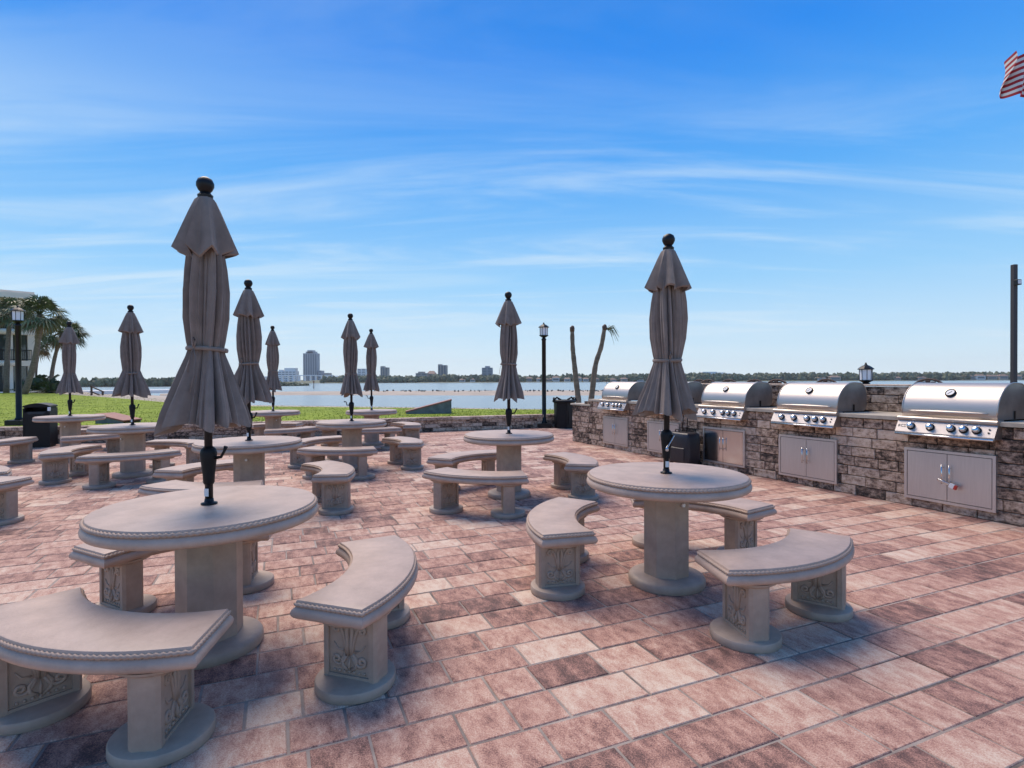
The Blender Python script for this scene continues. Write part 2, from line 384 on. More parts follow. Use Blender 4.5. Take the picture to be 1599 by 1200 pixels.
# keep the bed inside the walls
mb = MB()
poly = [(-15, -2.5), (7.6, -2.5), tuple((GP1 + GD * 3 + GI * .5).xy), tuple((GP0 + GI * .5 - GD * .1).xy), (2.9, 16.7), (-8.3, 12.85), (-11.6, 12.35), (-15, 11.6)]
mb.v = [(x, y, -.0045) for x, y in poly]; mb._f(tuple(range(len(poly)))); mb.build('joint_bed', MAT['joint'], patio)
mb = MB(); mb.v = [(x, y, -.25) for x, y in poly] + [(x, y, -.005) for x, y in poly]
for i in range(len(poly)): mb._f((i, (i + 1) % len(poly), len(poly) + (i + 1) % len(poly), len(poly) + i))
mb.build('patio_edge', MAT['mortar'], patio)
pav = []; ROWH = .222; rp = random.Random(21)
for r in range(-40, 95):
    off = r * ROWH; u = -22 + rp.uniform(0, .4)
    while u < 22:
        Lp = rp.choice((.225, .30, .30, .345, .40, .40))
        c = e1 * (u + Lp / 2) + e2 * (off + ROWH / 2)
        if in_patio(c):
            d = math.hypot(c.x, c.y)
            vis = c.y > .3 and abs(c.x) < c.y * 1.05 + 1.6
            if vis or (c.y > -1 and d < 3.2): pav.append((d if (c.y > 1.5 and abs(c.x) < c.y * .93 + .1) else d + 100, c, Lp))
        u += Lp
pav.sort(key=lambda a: a[0])
def paver_geo(mb, c, Lp):
    g = .0045 + rp.uniform(0, .0025)
    tone = min(1, max(0, rp.gauss(.5, .27)))
    mb.cc = (tone, rp.random(), rp.random(), 1)
    z1 = rp.uniform(-.0022, .0012); tx, ty = rp.uniform(-.004, .004), rp.uniform(-.004, .004)
    m = Matrix.Translation(c) @ Matrix.Rotation(ROWA + rp.uniform(-.006, .006), 4, 'Z') @ Matrix.Rotation(tx, 4, 'X') @ Matrix.Rotation(ty, 4, 'Y')
    mb.box(-Lp / 2 + g, Lp / 2 - g, -ROWH / 2 + g, ROWH / 2 - g, -.03, z1, .0035, m)
for d, c, Lp in pav[:300]:
    mb = MB(); paver_geo(mb, c, Lp); mb.build('paver', MAT['paver'], patio)
mb = MB()
for d, c, Lp in pav[300:]: paver_geo(mb, c, Lp)
mb.build('pavers', MAT['paver'], patio, kind='stuff')

# ------------------------------------------------------------ low stone wall round the patio
rs = random.Random(5)
def stone_block(mb, x0, x1, y0, y1, z0, z1, m=None, tone=None, proud=.006):
    mb.cc = (min(1, max(0, rs.gauss(.5, .27))) if tone is None else tone, rs.random(), rs.random(), 1)
    g = .004; c = .006; yo = y0 + rs.uniform(-proud, proud)
    P = []
    # front face is -y: chamfered towards the front
    r0 = [(x0 + g, y1, z0 + g), (x1 - g, y1, z0 + g), (x1 - g, y1, z1 - g), (x0 + g, y1, z1 - g)]
    r1 = [(x, yo + c, z) for x, _, z in r0]
    j = lambda: rs.uniform(-.003, .003)
    r2_ = [(x0 + g + c + j(), yo + j(), z0 + g + c + j()), (x1 - g - c + j(), yo + j(), z0 + g + c + j()), (x1 - g - c + j(), yo + j(), z1 - g - c + j()), (x0 + g + c + j(), yo + j(), z1 - g - c + j())]
    b = len(mb.v)
    for p in r0 + r1 + r2_: mb.v.append(tuple(m @ Vector(p)) if m else p)
    for k in (0, 4):
        for i in range(4):
            q = (i + 1) % 4; mb._f((b + k + i, b + k + q, b + k + 4 + q, b + k + 4 + i))
    mb._f((b + 8, b + 9, b + 10, b + 11)); mb._f((b + 3, b + 2, b + 1, b))
low = thing('low_stone_wall', 'low stone block retaining wall with capstones between patio and lawn', 'wall', (0, 0, 0))
wl = [Vector((2.75, 16.62, 0)), Vector((-8.3, 12.75, 0)), Vector((-11.6, 12.25, 0)), Vector((-15.0, 11.45, 0))]
for a, bb in zip(wl, wl[1:]):
    d = bb - a; L = d.length; an = math.atan2(-d.y, -d.x)      # local x runs right, -y faces the patio
    m = Matrix.Translation(bb) @ Matrix.Rotation(an, 4, 'Z')
    core = MB(); core.box(0, L, .03, .27, -.2, .30, m=m); core.build('wall_core', MAT['mortar'], low)
    for row in range(3):
        x = -rs.uniform(0, .2)
        while x < L:
            Lb = rs.uniform(.26, .44); mb = MB(); stone_block(mb, max(x, 0), min(x + Lb, L), 0, .06, row * .1, row * .1 + .1, m)
            if min(x + Lb, L) - max(x, 0) > .05: mb.build('stone', MAT['stone'], low)
            x += Lb
    x = 0
    while x < L:
        Lb = min(rs.uniform(.36, .5), L - x)
        if L - x - Lb < .1: Lb = L - x
        mb = MB(); mb.cc = (min(1, max(.2, rs.gauss(.62, .15))), rs.random(), rs.random(), 1)
        mb.box(x + .003, x + Lb - .003, -.035, .30, .302, .38, .008, m); mb.build('capstone', MAT['stone'], low); x += Lb

# ------------------------------------------------------------ concrete tables
def rope(mb, path, r, pitch, up=Vector((0, 0, 1))):
    # closed twisted bead along a closed path
    L = 0; n = len(path); rings = []; acc = [0]
    for i in range(n): acc.append(acc[-1] + (path[(i + 1) % n] - path[i]).length)
    turns = round(acc[-1] / pitch)
    for i in range(n):
        d = (path[(i + 1) % n] - path[i - 1]).normalized(); a = d.cross(up).normalized(); ph = 2 * PI * turns * acc[i] / acc[-1]
        rings.append([path[i] + (a * math.cos(q) + up * math.sin(q)) * r * (1 + .30 * math.cos(2 * q + ph)) for q in [2 * PI * k / 8 for k in range(8)]])
    rings.append(rings[0]); mb.loops(rings, True)
def dense(path, step):
    o = []; n = len(path)
    for i in range(n):
        a, bb = path[i], path[(i + 1) % n]; k = max(1, int((bb - a).length / step))
        for j in range(k): o.append(a.lerp(bb, j / k))
    return o
PROF = [(.028, 0), (.022, -.002), (.0185, -.008), (.0175, -.031), (.012, -.035), (.004, -.045), (0, -.058), (.002, -.070), (.010, -.080), (.022, -.086), (.05, -.088)]
TR = .545
def table_meshes():
    M_ = {}
    mb = MB(); mb.lathe([(TR - dd, .75 + z) for dd, z in PROF][::-1], 72, cap0=True, cap1=True)
    mb.build('tmp', MAT['concrete'], angle=.6); M_['top'] = C.objects[-1].data
    mb = MB(); ring = [Vector(((TR - .0165) * math.cos(2 * PI * i / 900), (TR - .0165) * math.sin(2 * PI * i / 900), .75 - .0205)) for i in range(900)]
    rope(mb, ring, .0095, .026); mb.build('tmp', MAT['rim']); M_['rope'] = C.objects[-1].data
    mb = MB(); oc = lambda r, z: [(r * math.cos(PI / 8 + PI / 4 * i), r * math.sin(PI / 8 + PI / 4 * i), z) for i in range(8)]
    mb.loops([oc(.158, .06), oc(.158, .60), oc(.158, .62)], True, False, False, smooth=False)
    mb.loops([oc(.160, .615), oc(.20, .635), oc(.205, .664)], True, True, True, smooth=False)
    mb.build('tmp', MAT['leg']); M_['col'] = C.objects[-1].data
    mb = MB(); mb.lathe([(.254, 0), (.258, .008), (.257, .042), (.248, .055), (.225, .063), (.17, .070)], 48); mb.build('tmp', MAT['leg'], angle=.7); M_['foot'] = C.objects[-1].data
    mb = MB(); mb.tube([(.150, 0, .56), (.166, 0, .56)], .013, 10); mb.build('tmp', MAT['white']); M_['screw'] = C.objects[-1].data
    for o in [o for o in C.objects if o.name.startswith('tmp')]: bpy.data.objects.remove(o)
    return M_
TM = table_meshes()
def make_table(x, y, label, rz=0):
    t_ = thing('round_table', label, 'table', (x, y, 0), rz, 'round concrete tables on the patio')
    tp = link('tabletop', TM['top'], t_); link('rope_trim', TM['rope'], tp)
    cl = link('column', TM['col'], t_); link('umbrella_set_screw', TM['screw'], cl); link('foot', TM['foot'], t_)
    return t_
TABLES = {
 1: (-1.60, 2.90, 'large taupe concrete round table at front left, nearest the camera'),
 2: (1.06, 3.79, 'taupe concrete round table at front right, before the grills'),
 3: (-.04, 6.62, 'round concrete table in the middle, left of the second grill from the end'),
 4: (-2.86, 5.98, 'round concrete table directly behind the front left table'),
 5: (-2.56, 8.78, 'round concrete table in the middle distance, left of centre'),
 6: (-5.62, 8.15, 'round concrete table at left, right of the farthest left table'),
 7: (-8.35, 10.4, 'leftmost round concrete table, beside the black litter bin'),
 8: (-5.10, 11.75, 'far round concrete table by the low wall, left of the other far one'),
 9: (-3.05, 11.95, 'far round concrete table by the low wall, left of the sloped game board')}
TABLES[3] = (-.04, 6.62, 'round concrete table alone in the middle of the patio, before the lamp post')
for k, (x, y, lb) in TABLES.items(): make_table(x, y, lb, math.radians(-62 if k == 2 else -75 if k == 4 else 20 + 37 * k))

# ------------------------------------------------------------ curved benches
RI, RO, SZ = .70, 1.07, .43
HAI, HAO = math.asin(.435 / RI), math.asin(.595 / RO)
def sector(dl, z, n=22):
    ri, ro = RI + dl, RO - dl; P = []
    ao = HAO - dl / ro; ai = HAI - dl / ri
    for i in range(n + 1):
        a = -ao + 2 * ao * i / n; P.append(Vector((ro * math.cos(a), ro * math.sin(a), z)))
    for i in range(n + 1):
        a = ai - 2 * ai * i / n; P.append(Vector((ri * math.cos(a), ri * math.sin(a), z)))
    return P
def bench_meshes():
    M_ = {}
    def grab(k): M_[k] = C.objects[-1].data
    mb = MB(); mb.loops([sector(dd, SZ + z) for dd, z in PROF][::-1], True, True, True); mb.build('tmp', MAT['concrete'], angle=.6); grab('seat')
    mb = MB(); rope(mb, dense(sector(.0165, SZ - .0205, 40), .0042), .0085, .024); mb.build('tmp', MAT['rim']); grab('rope')
    # leg: local x radial, y tangential
    mb = MB(); mb.box(-.118, .118, -.046, .046, .04, .325)
    for sx in (-1, 1):
        x0, x1 = sorted((sx * .105, sx * .142))
        cpl = [(x0 if sx > 0 else x1, -.058), (x1 - .012 if sx > 0 else x0 + .012, -.058), (x1 if sx > 0 else x0, -.042), (x1 if sx > 0 else x0, .042), (x1 - .012 if sx > 0 else x0 + .012, .058), (x0 if sx > 0 else x1, .058)]
        if sx < 0: cpl = cpl[::-1]
        mb.loops([[(a, bb, z) for a, bb in cpl] for z in (.04, .325)], True, False, True, smooth=False)
    mb.box(-.106, .106, -.058, .058, .30, .325); mb.box(-.106, .106, -.056, .056, .04, .062)
    mb.build('tmp', MAT['leg']); grab('leg')
    mb = MB(); mb.lathe([(.178, 0), (.181, .005), (.181, .037), (.177, .043), (.165, .046), (.10, .049)], 36); mb.build('tmp', MAT['leg'], angle=.7); grab('foot')
    mb = MB(); mb.lathe([(.120, .318), (.150, .322), (.166, .333), (.168, .3425)], 36); mb.build('tmp', MAT['leg'], angle=.7); grab('cap')
    # carved tulip and scrolls, lying in the x-z plane, facing -y
    mb = MB()
    def scroll(cx, cz, r, a0, turns, sgn, lead):
        pts = [Vector((sgn * x, 0, z)) for x, z in lead]
        for i in range(15):
            u = i / 14; a = a0 + turns * 2 * PI * u; rr = r * (1 - .78 * u); pts.append(Vector((sgn * (cx + rr * math.cos(a)), 0, cz + rr * math.sin(a))))
        mb.tube(pts, [.0095] * (len(pts) - 4) + [.009, .009, .010, .011], 5)
    for sg in (-1, 1):
        scroll(.066, .268, .020, PI * .55, -1.2, sg, [(.012, .150), (.020, .20), (.034, .252), (.052, .284)])
        scroll(.064, .128, .022, -PI * .5, 1.2, sg, [(.012, .155), (.03, .120), (.05, .104)])
        mb.tube([(sg * .030, 0, .17), (sg * .062, 0, .175), (sg * .082, 0, .205)], [.006, .005, .003], 5)
        mb.tube([(sg * .006, 0, .30), (sg * .014, 0, .262), (sg * .010, 0, .20), (sg * .008, 0, .15)], [.006, .012, .013, .008], 5)
        pet = [(sg * .006, 0, .082), (sg * .034, 0, .10), (sg * .038, 0, .13), (sg * .018, 0, .158), (0, 0, .170)]
        mb.tube(pet, [.007, .010, .010, .008, .004], 5)
    mb.tube([(0, 0, .085), (0, 0, .11), (0, 0, .148)], [.010, .014, .004], 6, flat=.5)
    mb.tube([(0, 0, .272), (0, 0, .285), (0, 0, .298)], [.003, .010, .003], 6)
    for i in range(7):
        x = -.078 + .026 * i; mb.tube([(x, 0, .071), (x, 0, .083)], [.009, .006], 5)
    for i, v in enumerate(mb.v): mb.v[i] = (v[0], v[1] * .9, v[2])
    mb.build('tmp', MAT['leg']); grab('carve')
    for o in [o for o in C.objects if o.name.startswith('tmp')]: bpy.data.objects.remove(o)
    return M_
BM = bench_meshes()
LEGA = math.radians(23)
def make_bench(cx, cy, ang, label):
    t_ = thing('curved_bench', label, 'bench', (cx, cy, 0), math.radians(ang), 'curved concrete benches around the tables')
    s_ = link('seat', BM['seat'], t_); link('rope_trim', BM['rope'], s_)
    for sg in (-1, 1):
        l = link('leg', BM['leg'], t_); a = sg * LEGA; l.location = (.885 * math.cos(a), .885 * math.sin(a), 0); l.rotation_euler = (0, 0, a)
        link('foot', BM['foot'], l); link('capital', BM['cap'], l)
        c1 = link('carved_panel', BM['carve'], l); c1.location = (0, -.047, 0)
        c2 = link('carved_panel', BM['carve'], l); c2.location = (0, .047, 0); c2.rotation_euler = (0, 0, PI)
    return t_
BENCH = [
 (1, 5, 'curved bench with carved legs in front centre, right of the front left table'),
 (1, 128, 'curved bench half hidden behind the front left table, at its back left'),
 (1, 253, 'curved bench cut off by the left edge, nearest the camera'),
 (2, 170, 'curved bench at the left side of the front right table'),
 (2, 301, 'curved bench in front of the front right table, nearest the grill doors'),
 (2, 58, 'curved bench behind the front right table, reaching out at its right'),
 (3, 253, 'curved bench in front of the middle table, seen from its long outer side'),
 (3, 132, 'curved bench at the back left of the middle table'),
 (3, 13, 'curved bench right of the middle table, nearest the far grills'),
 (4, 28, 'curved bench right of the second row left table, its carved end facing the camera'),
 (4, 268, 'curved bench whose seat top shows just over the front left tabletop'),
 (4, 145, 'curved bench behind the column of the second row left table'),
 (5, 266, 'curved bench in front of the middle distance table, both feet level'),
 (5, 30, 'curved bench right of the middle distance table, carved end facing the camera'),
 (5, 150, 'curved bench at the back left of the middle distance table'),
 (6, 303, 'curved bench in front of the left middle table, long side towards the camera'),
 (6, 195, 'curved bench left of the left middle table, carved end facing the camera'),
 (6, 75, 'curved bench behind the left middle table, by the big umbrella hem'),
 (7, 335, 'curved bench between the leftmost table and the left middle table'),
 (7, 100, 'curved bench behind the leftmost table, next to the litter bin'),
 (8, 318, 'curved bench in front right of the far left table by the low wall'),
 (8, 110, 'curved bench behind the far left table, along the low wall'),
 (9, 285, 'curved bench in front of the far right table by the low wall'),
 (9, 30, 'curved bench at right of the far right table, before the game board'),
 (9, 165, 'curved bench at left of the far right table, mostly hidden')]
BOFF = {(1, 5): (.03, -.09), (1, 253): (.14, .12), (2, 301): (.07, .05), (2, 170): (.10, .05), (3, 253): (-.1, -.06), (4, 28): (.10, -.20), (5, 30): (.10, -.2), (5, 266): (.12, -.05)}
for k, a, lb in BENCH:
    ox, oy = BOFF.get((k, a), (0, 0)); make_bench(TABLES[k][0] + ox, TABLES[k][1] + oy, a, lb)
make_bench(-9.35, 9.25, -4, 'curved bench at the left edge before the litter bin, two legs close together')
make_bench(-5.98, 5.55, -28, 'curved bench end at the left edge, its carved leg facing the camera')
make_bench(-6.4, 5.45, 62, 'curved bench end at the left edge, just behind the carved-leg one')

# ------------------------------------------------------------ closed umbrellas
def make_umbrella(x, y, z0, H, seed, label, crank=1, hem=1.0, spin=0.0, lean=(0, 0), tie_z=.82):
    t_ = thing('closed_umbrella', label, 'umbrella', (x, y, z0), spin, 'closed market umbrellas in the tables')
    t_.rotation_euler = (lean[0], lean[1], spin)
    k = H / 1.72; rr = random.Random(seed)
    mb = MB(); mb.tube([(0, 0, -.35), (0, 0, 1.62 * k)], .0195, 14); mb.build('pole', MAT['black'], t_)
    mb = MB(); mb.lathe([(.019, .002), (.040, .003), (.040, .008), (.024, .012), (.021, .03), (.0196, .032)], 20); mb.build('pole_collar', MAT['black'], t_)
    hz = .105 * k
    mb = MB(); mb.lathe([(.021, hz), (.027, hz + .01), (.029, hz + .05), (.038, hz + .13), (.041, hz + .165), (.036, hz + .185), (.022, hz + .20)], 20)
    hs_ = mb.build('crank_housing', MAT['plastic'], t_)
    mb = MB()
    if crank == 1: pts = [(.036, 0, hz + .14), (.07, 0, hz + .145), (.088, .0, hz + .175), (.098, 0, hz + .20)]
    elif crank == 2: pts = [(.03, -.03, hz + .16), (.034, -.055, hz + .165), (-.012, -.058, hz + .085), (-.02, -.085, hz + .07)]
    else: pts = [(-.036, 0, hz + .15), (-.075, 0, hz + .15), (-.085, 0, hz + .20), (-.12, 0, hz + .205)]
    mb.tube(pts, [.009, .008, .007, .011], 8); mb.build('crank_handle', MAT['chrome'] if crank == 2 else MAT['plastic'], hs_)
    mb = MB(); mb.box(-.011, .011, -.0235, -.0195, .045, .085); mb.build('sticker', MAT['white'], t_)
    # canopy
    NLB = 11
    ph = [rr.choice((-1, 1)) * rr.uniform(.12, .34) for _ in range(NLB)]; am = [rr.uniform(.45, 1.35) for _ in range(NLB)]; bnd = [0.0]
    wd_ = [rr.uniform(.45, 1.7) for _ in range(NLB)]; tw_ = sum(wd_)
    for q_ in wd_: bnd.append(bnd[-1] + q_ / tw_)
    def lobe(th):
        f_ = (th / (2 * PI)) % 1.0; c_ = 0
        while c_ < NLB - 1 and bnd[c_ + 1] <= f_: c_ += 1
        return c_, (f_ - bnd[c_]) / (bnd[c_ + 1] - bnd[c_])
    dr = [rr.uniform(-.035, .05) for _ in range(NLB)]
    n = 220
    tz = tie_z * k
    prof = [(.405, .238 * hem, .50), (.43, .233 * hem, .50), (.50, .214 * hem, .50), (.60, .176 * hem, .46), (.70, .136 * hem, .42), (.785, .100, .34), (tz / k, .090, .28), (tz / k + .04, .099, .34), (.98, .118, .44), (1.12, .122, .46), (1.24, .112, .46), (1.34, .098, .40), (1.42, .075, .2), (1.50, .05, .1)]
    rings = []
    for (zz_, r, dep) in prof:
        ring = []
        for i in range(n):
            th = 2 * PI * i / n; c, u = lobe(th)
            u2 = min(1, max(0, u + ph[c] * math.sin(PI * u))); wv = .72 * (1 - abs(2 * u2 - 1)) ** .85 + .28 * math.sin(PI * u2)          # full lobes with sharp creases
            fine = .035 * math.sin(th * 23 + seed + zz_ * 3.0) + .03 * math.sin(th * 37 + seed * 2 - zz_ * 5)
            fl = 1 - dep * (1 - wv) * am[c] + fine * (.5 + dep)
            sw = 1 + .09 * math.sin(th * 2 + seed) + .06 * math.sin(th * 3 + seed * 1.7 + zz_ * 2)
            tw = .22 * math.sin(seed + zz_ * 2.2)
            z_ = zz_ * k
            if zz_ < .55: z_ += (dr[c] * math.sin(PI * u) + .028 * (1 - wv)) * (1 - (zz_ - .41) / .14)
            ring.append(Vector((r * fl * sw * math.cos(th + tw), r * fl * sw * math.sin(th + tw), z_)))
        rings.append(ring)
    inner_ = [Vector((p.x * .975, p.y * .975, p.z + .004)) for p in rings[0]]; inner2 = [Vector((p.x * .5, p.y * .5, p.z + .12)) for p in rings[1]]
    # finer rows
    fine_r = [inner2, inner_]
    for a, bb in zip(rings, rings[1:]):
        for j in range(3): fine_r.append([p.lerp(q, j / 3) for p, q in zip(a, bb)])
    fine_r.append(rings[-1])
    mb = MB(); mb.loops(fine_r, True, False, True); cn = mb.build('canopy', MAT['fabric'], t_, angle=.75)
    # upper cape
    rings = []
    for zz_, r, dep in ((1.335, .150, .46), (1.345, .164, .46), (1.40, .140, .42), (1.48, .106, .36), (1.55, .077, .28), (1.605, .052, .16), (1.625, .030, .0)):
        ring = []
        for i in range(n):
            th = 2 * PI * i / n; q = th * 8 / (2 * PI); c = int(q) % 8; u = q - int(q)
            wv = 1 - abs(math.sin(PI * (u + ph[(c + 3) % 8] * .8 * math.sin(PI * u)))) ** .75
            fl = 1 - dep * (1 - wv) * (.55 + .45 * am[(c + 2) % 8])
            z_ = zz_ * k + (-.030 * (1 - wv) + dr[(c + 1) % 8] * .6 * math.sin(PI * u) if zz_ < 1.42 and zz_ > 1.33 else 0)
            ring.append(Vector((r * fl * math.cos(th), r * fl * math.sin(th), z_)))
        rings.append(ring)
    mb = MB(); mb.loops(rings, True, False, True); mb.build('cape', MAT['fabric'], cn, angle=.75)
    # tie band with a bow
    tp_ = []
    for i in range(49):
        th = 2 * PI * i / 48; tp_.append(Vector((.094 * math.cos(th), .094 * math.sin(th), tz + .006 * math.sin(th + seed))))
    mb = MB(); mb.tube(tp_, .0065, 6, flat=1.8)
    a0 = -PI / 2 + rr.uniform(-.9, .9); bx, by = .098 * math.cos(a0), .098 * math.sin(a0)
    mb.tube([(bx, by, tz), (bx * 1.12 + .02, by * 1.12, tz + .035), (bx * 1.15 + .01, by * 1.12, tz + .055), (bx * 1.06, by * 1.06, tz + .01)], .004, 5)
    mb.tube([(bx, by, tz), (bx * 1.10 + .018, by * 1.12, tz - .05), (bx * 1.28 + .022, by * 1.32, tz - .14), (bx * 1.5 + .02, by * 1.55, tz - .22)], .004, 5, flat=.5)
    mb.tube([(bx, by, tz), (bx * 1.12 - .012, by * 1.12, tz - .04), (bx * 1.3 - .01, by * 1.3, tz - .12)], .004, 5, flat=.5)
    mb.build('tie_cord', MAT['fabric'], cn)
    mb = MB(); zf = 1.615 * k
    mb.lathe([(.022, zf), (.036, zf + .004), (.038, zf + .018), (.030, zf + .026), (.024, zf + .034), (.034, zf + .046), (.043, zf + .066), (.043, zf + .082), (.034, zf + .102), (.016, zf + .113), (.004, zf + .116)], 24)
    mb.build('finial', MAT['black'], t_, angle=.8)
    return t_
UM = [
 (1, 788, 281, .99, 1, 'large closed taupe umbrella in the front left table, tallest in view', 1, (0, -.004)),
 (2, 741, 371, .95, 2, 'closed taupe umbrella in the front right table, chrome crank handle, before the grills', 2, (0, .012)),
 (3, 677, 457, .85, 3, 'closed taupe umbrella in the middle table, left of the lamp post', 1, (0, 0)),
 (4, 687, 437, 1.0, 4, 'closed taupe umbrella with dangling tie, right behind the large front one', 1, (0, .004)),
 (5, 655, 488, .86, 5, 'closed taupe umbrella left of centre before the bay, the nearer of two', 3, (0, -.006)),
 (6, 662, 475, .95, 6, 'closed taupe umbrella at left between the lawn tables, left of the large one', 1, (0, -.008)),
 (7, 648, 501, .92, 7, 'leftmost closed taupe umbrella, against the palm trees', 1, (0, 0)),
 (8, 641, 508, .78, 8, 'small far closed umbrella peeking out right of the second row one', 3, (0, 0)),
 (9, 639.5, 513, .78, 9, 'small far closed umbrella left of centre, the farther of two', 3, (0, 0))]
for k, yb, yt, hem, sd_, lb, ck, ln in UM:
    x, y, _ = TABLES[k]
    sc_ = math.hypot(0, y) / FPX
    H = (yb - yt) * y / FPX
    H = min(H, 1.86)
    make_umbrella(x, y, .75, H, sd_ * 3 + 1, lb, ck, hem, 0.0 if ck == 2 else rnd.uniform(-.3, .3), ln, .82 if k < 3 else rnd.uniform(.74, .90))

# ------------------------------------------------------------ grill island
WANG = math.atan2(GD.y, GD.x)
isl = thing('grill_island', 'long stone block grill counter along the right side of the patio', 'counter', (GP0.x, GP0.y, 0), WANG)
ISL_L = 10.2
core = MB(); core.box(.02, .75, .05, .70, 0, .815); core.box(.75, ISL_L, .05, .70, 0, .925); core.box(2.4, ISL_L, .75, .93, 0, 1.28)
core.build('counter_core', MAT['mortar'], isl)
GR = [1.68, 3.10, 4.49, 5.90, 7.51, 9.0]
def covered(x0, x1, z0, z1):
    for g in GR:
        if x0 > g - .40 and x1 < g + .40 and z0 > .10 and z1 < .63: return True
        if x0 > g - .44 and x1 < g + .44 and z0 > .79: return True
    return False
rs = random.Random(31); nst = 0
for row in range(8):
    z0, z1 = row * .1156, row * .1156 + .1156
    x = -rs.uniform(0, .2)
    while x < ISL_L:
        Lb = rs.choice((.16, .22, .28, .30, .34, .38)); a, bb = max(x, 0), min(x + Lb, ISL_L)
        if bb - a > .05 and not (row == 7 and bb < .8) and not covered(a, bb, z0, z1):
            mb = MB(); stone_block(mb, a, bb, 0, .07, z0, z1, None, None, .007); mb.build('stone', MAT['stone'], isl); nst += 1
        x += Lb
for row in range(3):
    z0 = .975 + row * .105; x = 2.4 - rs.uniform(0, .1)
    while x < ISL_L:
        Lb = rs.choice((.22, .28, .34, .38)); a, bb = max(x, 2.4), min(x + Lb, ISL_L)
        hid = any(a > g - .42 and bb < g + .30 for g in GR)
        if bb - a > .06 and not hid:
            mb = MB(); stone_block(mb, a, bb, .71, .78, z0, z0 + .105); mb.build('stone', MAT['stone'], isl); nst += 1
        x += Lb
# end face of the low section and back wall end
for row in range(7):
    for y0, y1 in ((.07, .32), (.32, .70)):
        mb = MB(); m = Matrix.Rotation(-PI / 2, 4, 'Z'); stone_block(mb, -y1, -y0, 0.0, .06, row * .1156, row * .1156 + .1156, m); mb.build('stone', MAT['stone'], isl)
mb = MB(); mb.box(-.03, .78, -.03, .73, .82, .858, .006); mb.build('countertop', MAT['cap'], isl)
xs = [.74] + [v for g in GR for v in (g - .45, g + .45)] + [ISL_L]
for i in range(0, len(xs), 2):
    mb = MB(); mb.box(xs[i], xs[i + 1], -.035, .705, .93, .975, .006); mb.build('countertop', MAT['cap'], isl)
mb = MB(); mb.box(2.38, ISL_L, .69, .96, 1.292, 1.318, .006); mb.build('wall_cap', MAT['stone'], isl); C.objects[-1].data.color_attributes.new('tone', 'FLOAT_COLOR', 'CORNER')

